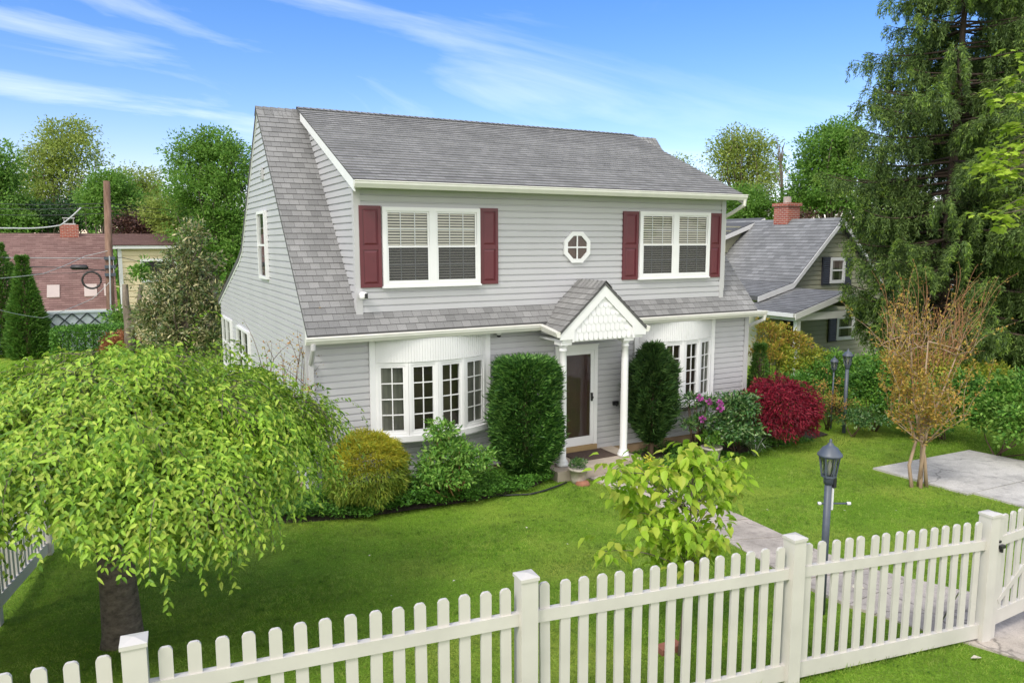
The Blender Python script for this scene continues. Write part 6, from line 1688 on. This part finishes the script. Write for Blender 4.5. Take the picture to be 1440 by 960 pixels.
ftree('dark green bushy tree low behind the neighbour chimney', 1060, 42, 'l_tree', [pb(1050, 290, 42, 38, 26), pb(1085, 300, 42, 30, 20), pb(1025, 300, 42, 20, 20)], 180, 57, 0.57, 0.156)
ftree('full green tree between the pale tree and the conifers', 1165, 40, 'l_tree', [pb(1165, 215, 40, 46, 42), pb(1150, 260, 40, 46, 44), pb(1195, 265, 40, 46, 50), pb(1130, 285, 40, 26, 24), pb(1185, 195, 40, 30, 26)], 495, 60, 0.62, 0.168, tr=.3)
ftree('small treetop showing over the right end of the ridge', 955, 55, 'l_treey', [pb(953, 226, 55, 15, 8), pb(958, 245, 55, 22, 20), pb(965, 275, 55, 34, 26)], 90, 34, 0.57, 0.168)
ftree('broad green tree filling the gap behind the conifers', 1262, 44, 'l_tree', [pb(1255, 300, 44, 50, 50), pb(1300, 330, 44, 50, 40), pb(1390, 330, 44, 50, 45)], 180, 30, .7, .3)
ftree('dark red leaved tree behind the neighbour roof', 1205, 36, 'l_tred', [pb(1200, 330, 36, 34, 18), pb(1240, 345, 36, 30, 22), pb(1130, 306, 38, 16, 8)], 135, 45, 0.47, 0.132)
# bare snag
p = at(1098, 470, 44); root = thing('bare_tree', 'bare grey dead tree standing between the pale tree and the full green one', 'tree', (p[0], p[1], -.8)); mb = MB(); tp = limb(mb, (p[0], p[1], -.8), at(1096, 205, 44), .16, .03, 6, .02, 8)
for u, v in ((1088, 215), (1104, 200), (1108, 222), (1085, 240), (1110, 245), (1092, 195), (1102, 212)): limb(mb, tp[5 + (v % 3)], at(u, v, 44 + rng.uniform(-1, 1)), .06, .015, 4, .1, 4)
mb.build('trunk', 'barkgrey', root)
# distant wooded mass closing the horizon
P = []; 
for k in range(2600):
    az = math.radians(rng.uniform(-35, 90)); r = rng.uniform(75, 130); P.append((CAM[0] + r * math.sin(az), CAM[1] + r * math.cos(az), rng.uniform(-1, 5.0 + 2.0 * math.sin(az * 11) + 1.2 * math.sin(az * 29))))
P = np.repeat(np.array(P), 9, 0); P = P + rng.normal(size=P.shape) * 1.1; n = len(P)
o = foliage('far_woods', 'l_tree', None, P, rdir(n), rng.normal(size=(n, 3)) + [0, 0, .5], rng.uniform(.7, 1.5, n), rng.uniform(.5, .9, n)); o['kind'] = 'stuff'; tag(o, 'distant mass of green woods along the horizon', 'woods')

# ================================================================== PATIO SET BEYOND THE HEDGE
q = at(1388, 530, 24.0); zq = tz(q[0], q[1]); T0 = at(1388, 509, 24.0)
root = thing('patio_table', 'pale topped patio table on the lawn beyond the hedge', 'table', (q[0], q[1], zq)); h = .74
mb = MB(); mb.box(q[0] - .62, q[0] + .62, q[1] - .45, q[1] + .45, zq + h - .03, zq + h); mb.build('tabletop', 'tabletop', root, bevel=.01)
for sx in (-.5, .5):
    for sy in (-.35, .35): m = MB(); m.tube([(q[0] + sx * .8, q[1] + sy * .8, zq), (q[0] + sx, q[1] + sy, zq + h - .03)], .025, 6); m.build('leg', 'metalgrey', root)
def chair(label, u, d, rot):
    p = at(u, 530, d); z = tz(p[0], p[1]); root = thing('patio_chair', label, 'chair', (p[0], p[1], z), 'chairs at the patio table'); c, s = math.cos(rot), math.sin(rot)
    L = lambda x, y, zz: (p[0] + c * x - s * y, p[1] + s * x + c * y, z + zz)
    m = MB(); m.hexa([L(-.24, -.24, .42), L(.24, -.24, .42), L(.24, .24, .42), L(-.24, .24, .42), L(-.24, -.24, .44), L(.24, -.24, .44), L(.24, .24, .44), L(-.24, .24, .44)]); m.build('seat', 'metalgrey', root)
    for sx in (-.24, .24):
        m = MB(); m.tube([L(sx, -.24, 0), L(sx, -.24, .44)], .018, 5); m.build('leg', 'metalgrey', root); m = MB(); m.tube([L(sx, .28, 0), L(sx, .24, .44)], .018, 5); m.build('leg', 'metalgrey', root)
    m = MB(); m.tube([L(-.24, .24, .44), L(-.24, .34, .95), L(.24, .34, .95), L(.24, .24, .44)], .018, 5); [m.tube([L(-.24, .24 + .1 * k / 3, .44 + .5 * k / 3), L(.24, .24 + .1 * k / 3, .44 + .5 * k / 3)], .012, 5) for k in (1, 2)]; [m.tube([L(x, .25, .44), L(x, .34, .95)], .009, 4) for x in (-.1, 0, .1)]; m.build('backrest', 'metalgrey', root)
chair('metal patio chair at the right end of the table', 1413, 23.6, -1.2)
chair('metal patio chair on the far side of the table', 1392, 25.3, .15)
m = MB(); m.tube([at(u, v, 15.2 + .0 * u) for u, v in ((1402, 535), (1408, 548), (1418, 560), (1430, 569), (1442, 574))], .008, 5); tag(m.build('garden_line', 'l_yellow', None, True), 'thin yellow line strung through the hedge at the right edge', 'cord')

# ================================================================== LIGHT, SKY, CAMERA
SUN = unit(np.array((-.66, -.34, .80))); EL = math.asin(SUN[2]); AZ = math.atan2(SUN[0], SUN[1])
world = bpy.data.worlds.new('World'); scene.world = world; world.use_nodes = True
nt = world.node_tree; bg = nt.nodes['Background']
sky = N(nt, 'ShaderNodeTexSky'); sky.sky_type = 'NISHITA'; sky.sun_disc = False; sky.sun_elevation = EL; sky.sun_rotation = AZ; sky.altitude = 100; sky.air_density = 1.0; sky.dust_density = .25; sky.ozone_density = 2.5
hs = N(nt, 'ShaderNodeHueSaturation'); hs.inputs['Saturation'].default_value = 1.34; hs.inputs['Value'].default_value = .90; nt.links.new(sky.outputs[0], hs.inputs['Color'])
# thin cirrus laid out by direction
tc = N(nt, 'ShaderNodeTexCoord'); sp = N(nt, 'ShaderNodeSeparateXYZ'); nt.links.new(tc.outputs['Generated'], sp.inputs[0])
zz = N(nt, 'ShaderNodeMath', operation='MAXIMUM'); zz.inputs[1].default_value = .04; nt.links.new(sp.outputs['Z'], zz.inputs[0])
za = N(nt, 'ShaderNodeMath', operation='ADD'); za.inputs[1].default_value = .18; nt.links.new(zz.outputs[0], za.inputs[0])
dx = N(nt, 'ShaderNodeMath', operation='DIVIDE'); dy = N(nt, 'ShaderNodeMath', operation='DIVIDE')
nt.links.new(sp.outputs['X'], dx.inputs[0]); nt.links.new(za.outputs[0], dx.inputs[1]); nt.links.new(sp.outputs['Y'], dy.inputs[0]); nt.links.new(za.outputs[0], dy.inputs[1])
cb = N(nt, 'ShaderNodeCombineXYZ'); nt.links.new(dx.outputs[0], cb.inputs['X']); nt.links.new(dy.outputs[0], cb.inputs['Y'])
mp = N(nt, 'ShaderNodeMapping'); mp.inputs['Rotation'].default_value = (0, 0, math.radians(38)); mp.inputs['Scale'].default_value = (.6, 1.5, 1); mp.inputs['Location'].default_value = (3.1, 1.2, 0); nt.links.new(cb.outputs[0], mp.inputs[0])
nz = N(nt, 'ShaderNodeTexNoise'); nz.inputs['Scale'].default_value = 1.1; nz.inputs['Detail'].default_value = 9; nz.inputs['Roughness'].default_value = .56; nz.inputs['Distortion'].default_value = .9; nt.links.new(mp.outputs[0], nz.inputs['Vector'])
cr = ramp(nt, [(.48, (0, 0, 0)), (.88, (1, 1, 1))]); nt.links.new(nz.outputs['Fac'], cr.inputs['Fac'])
# more cloud towards the left (north west) half of the view
rt = N(nt, 'ShaderNodeVectorMath', operation='DOT_PRODUCT'); rt.inputs[1].default_value = (-.88, .47, 0); nt.links.new(tc.outputs['Generated'], rt.inputs[0])
mr = N(nt, 'ShaderNodeMapRange'); mr.inputs[1].default_value = -.35; mr.inputs[2].default_value = .5; mr.inputs[3].default_value = .22; mr.inputs[4].default_value = 1.0; nt.links.new(rt.outputs['Value'], mr.inputs[0])
mu = N(nt, 'ShaderNodeMath', operation='MULTIPLY'); nt.links.new(cr.outputs['Color'], mu.inputs[0]); nt.links.new(mr.outputs[0], mu.inputs[1])
m2 = N(nt, 'ShaderNodeMath', operation='MULTIPLY'); m2.inputs[1].default_value = .75; nt.links.new(mu.outputs[0], m2.inputs[0])
# unseen white area added to the sky behind the viewer, soft fill for the facade
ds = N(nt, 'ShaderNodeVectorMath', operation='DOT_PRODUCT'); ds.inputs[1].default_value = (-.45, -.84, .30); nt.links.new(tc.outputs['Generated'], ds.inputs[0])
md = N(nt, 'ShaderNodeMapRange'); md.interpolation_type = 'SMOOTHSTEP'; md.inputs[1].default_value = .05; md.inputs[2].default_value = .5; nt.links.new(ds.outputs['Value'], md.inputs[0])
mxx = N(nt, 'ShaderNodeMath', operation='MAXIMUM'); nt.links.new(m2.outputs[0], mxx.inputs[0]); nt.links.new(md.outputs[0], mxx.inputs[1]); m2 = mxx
tn = N(nt, 'ShaderNodeMix', data_type='RGBA', blend_type='MULTIPLY'); tn.inputs[0].default_value = 1; tn.inputs[7].default_value = (1.10, .89, 1.02, 1); nt.links.new(hs.outputs[0], tn.inputs[6])
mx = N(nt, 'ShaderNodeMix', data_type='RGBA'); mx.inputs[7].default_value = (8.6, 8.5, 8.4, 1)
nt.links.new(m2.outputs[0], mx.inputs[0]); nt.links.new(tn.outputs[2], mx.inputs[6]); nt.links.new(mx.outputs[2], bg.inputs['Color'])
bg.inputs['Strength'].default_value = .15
sl_ = bpy.data.lights.new('sun', 'SUN'); sl_.energy = 1.5; sl_.angle = math.radians(14); sl_.color = (1, .94, .84)
so = bpy.data.objects.new('sun', sl_); COL.objects.link(so); so.rotation_euler = Vector(-SUN).to_track_quat('-Z', 'Y').to_euler(); so.location = (-20, -10, 30)

cd = bpy.data.cameras.new('camera'); co = bpy.data.objects.new('camera', cd); COL.objects.link(co)
cd.sensor_fit = 'HORIZONTAL'; cd.sensor_width = 36; cd.lens = F_PX / 1440 * 36; cd.clip_end = 3000; cd.clip_start = .05
co.matrix_world = Matrix(((RT[0], UP[0], -FW[0], CAM[0]), (RT[1], UP[1], -FW[1], CAM[1]), (RT[2], UP[2], -FW[2], CAM[2]), (0, 0, 0, 1)))
scene.camera = co
scene.view_settings.view_transform = 'Standard'; scene.view_settings.look = 'None'; scene.view_settings.gamma = 1; scene.view_settings.exposure = EXPO
scene.render.engine = 'CYCLES'
cy = scene.cycles; cy.max_bounces = 7; cy.diffuse_bounces = 3; cy.glossy_bounces = 3; cy.transmission_bounces = 3; cy.transparent_max_bounces = 12; cy.use_denoising = True; cy.caustics_reflective = False; cy.caustics_refractive = False
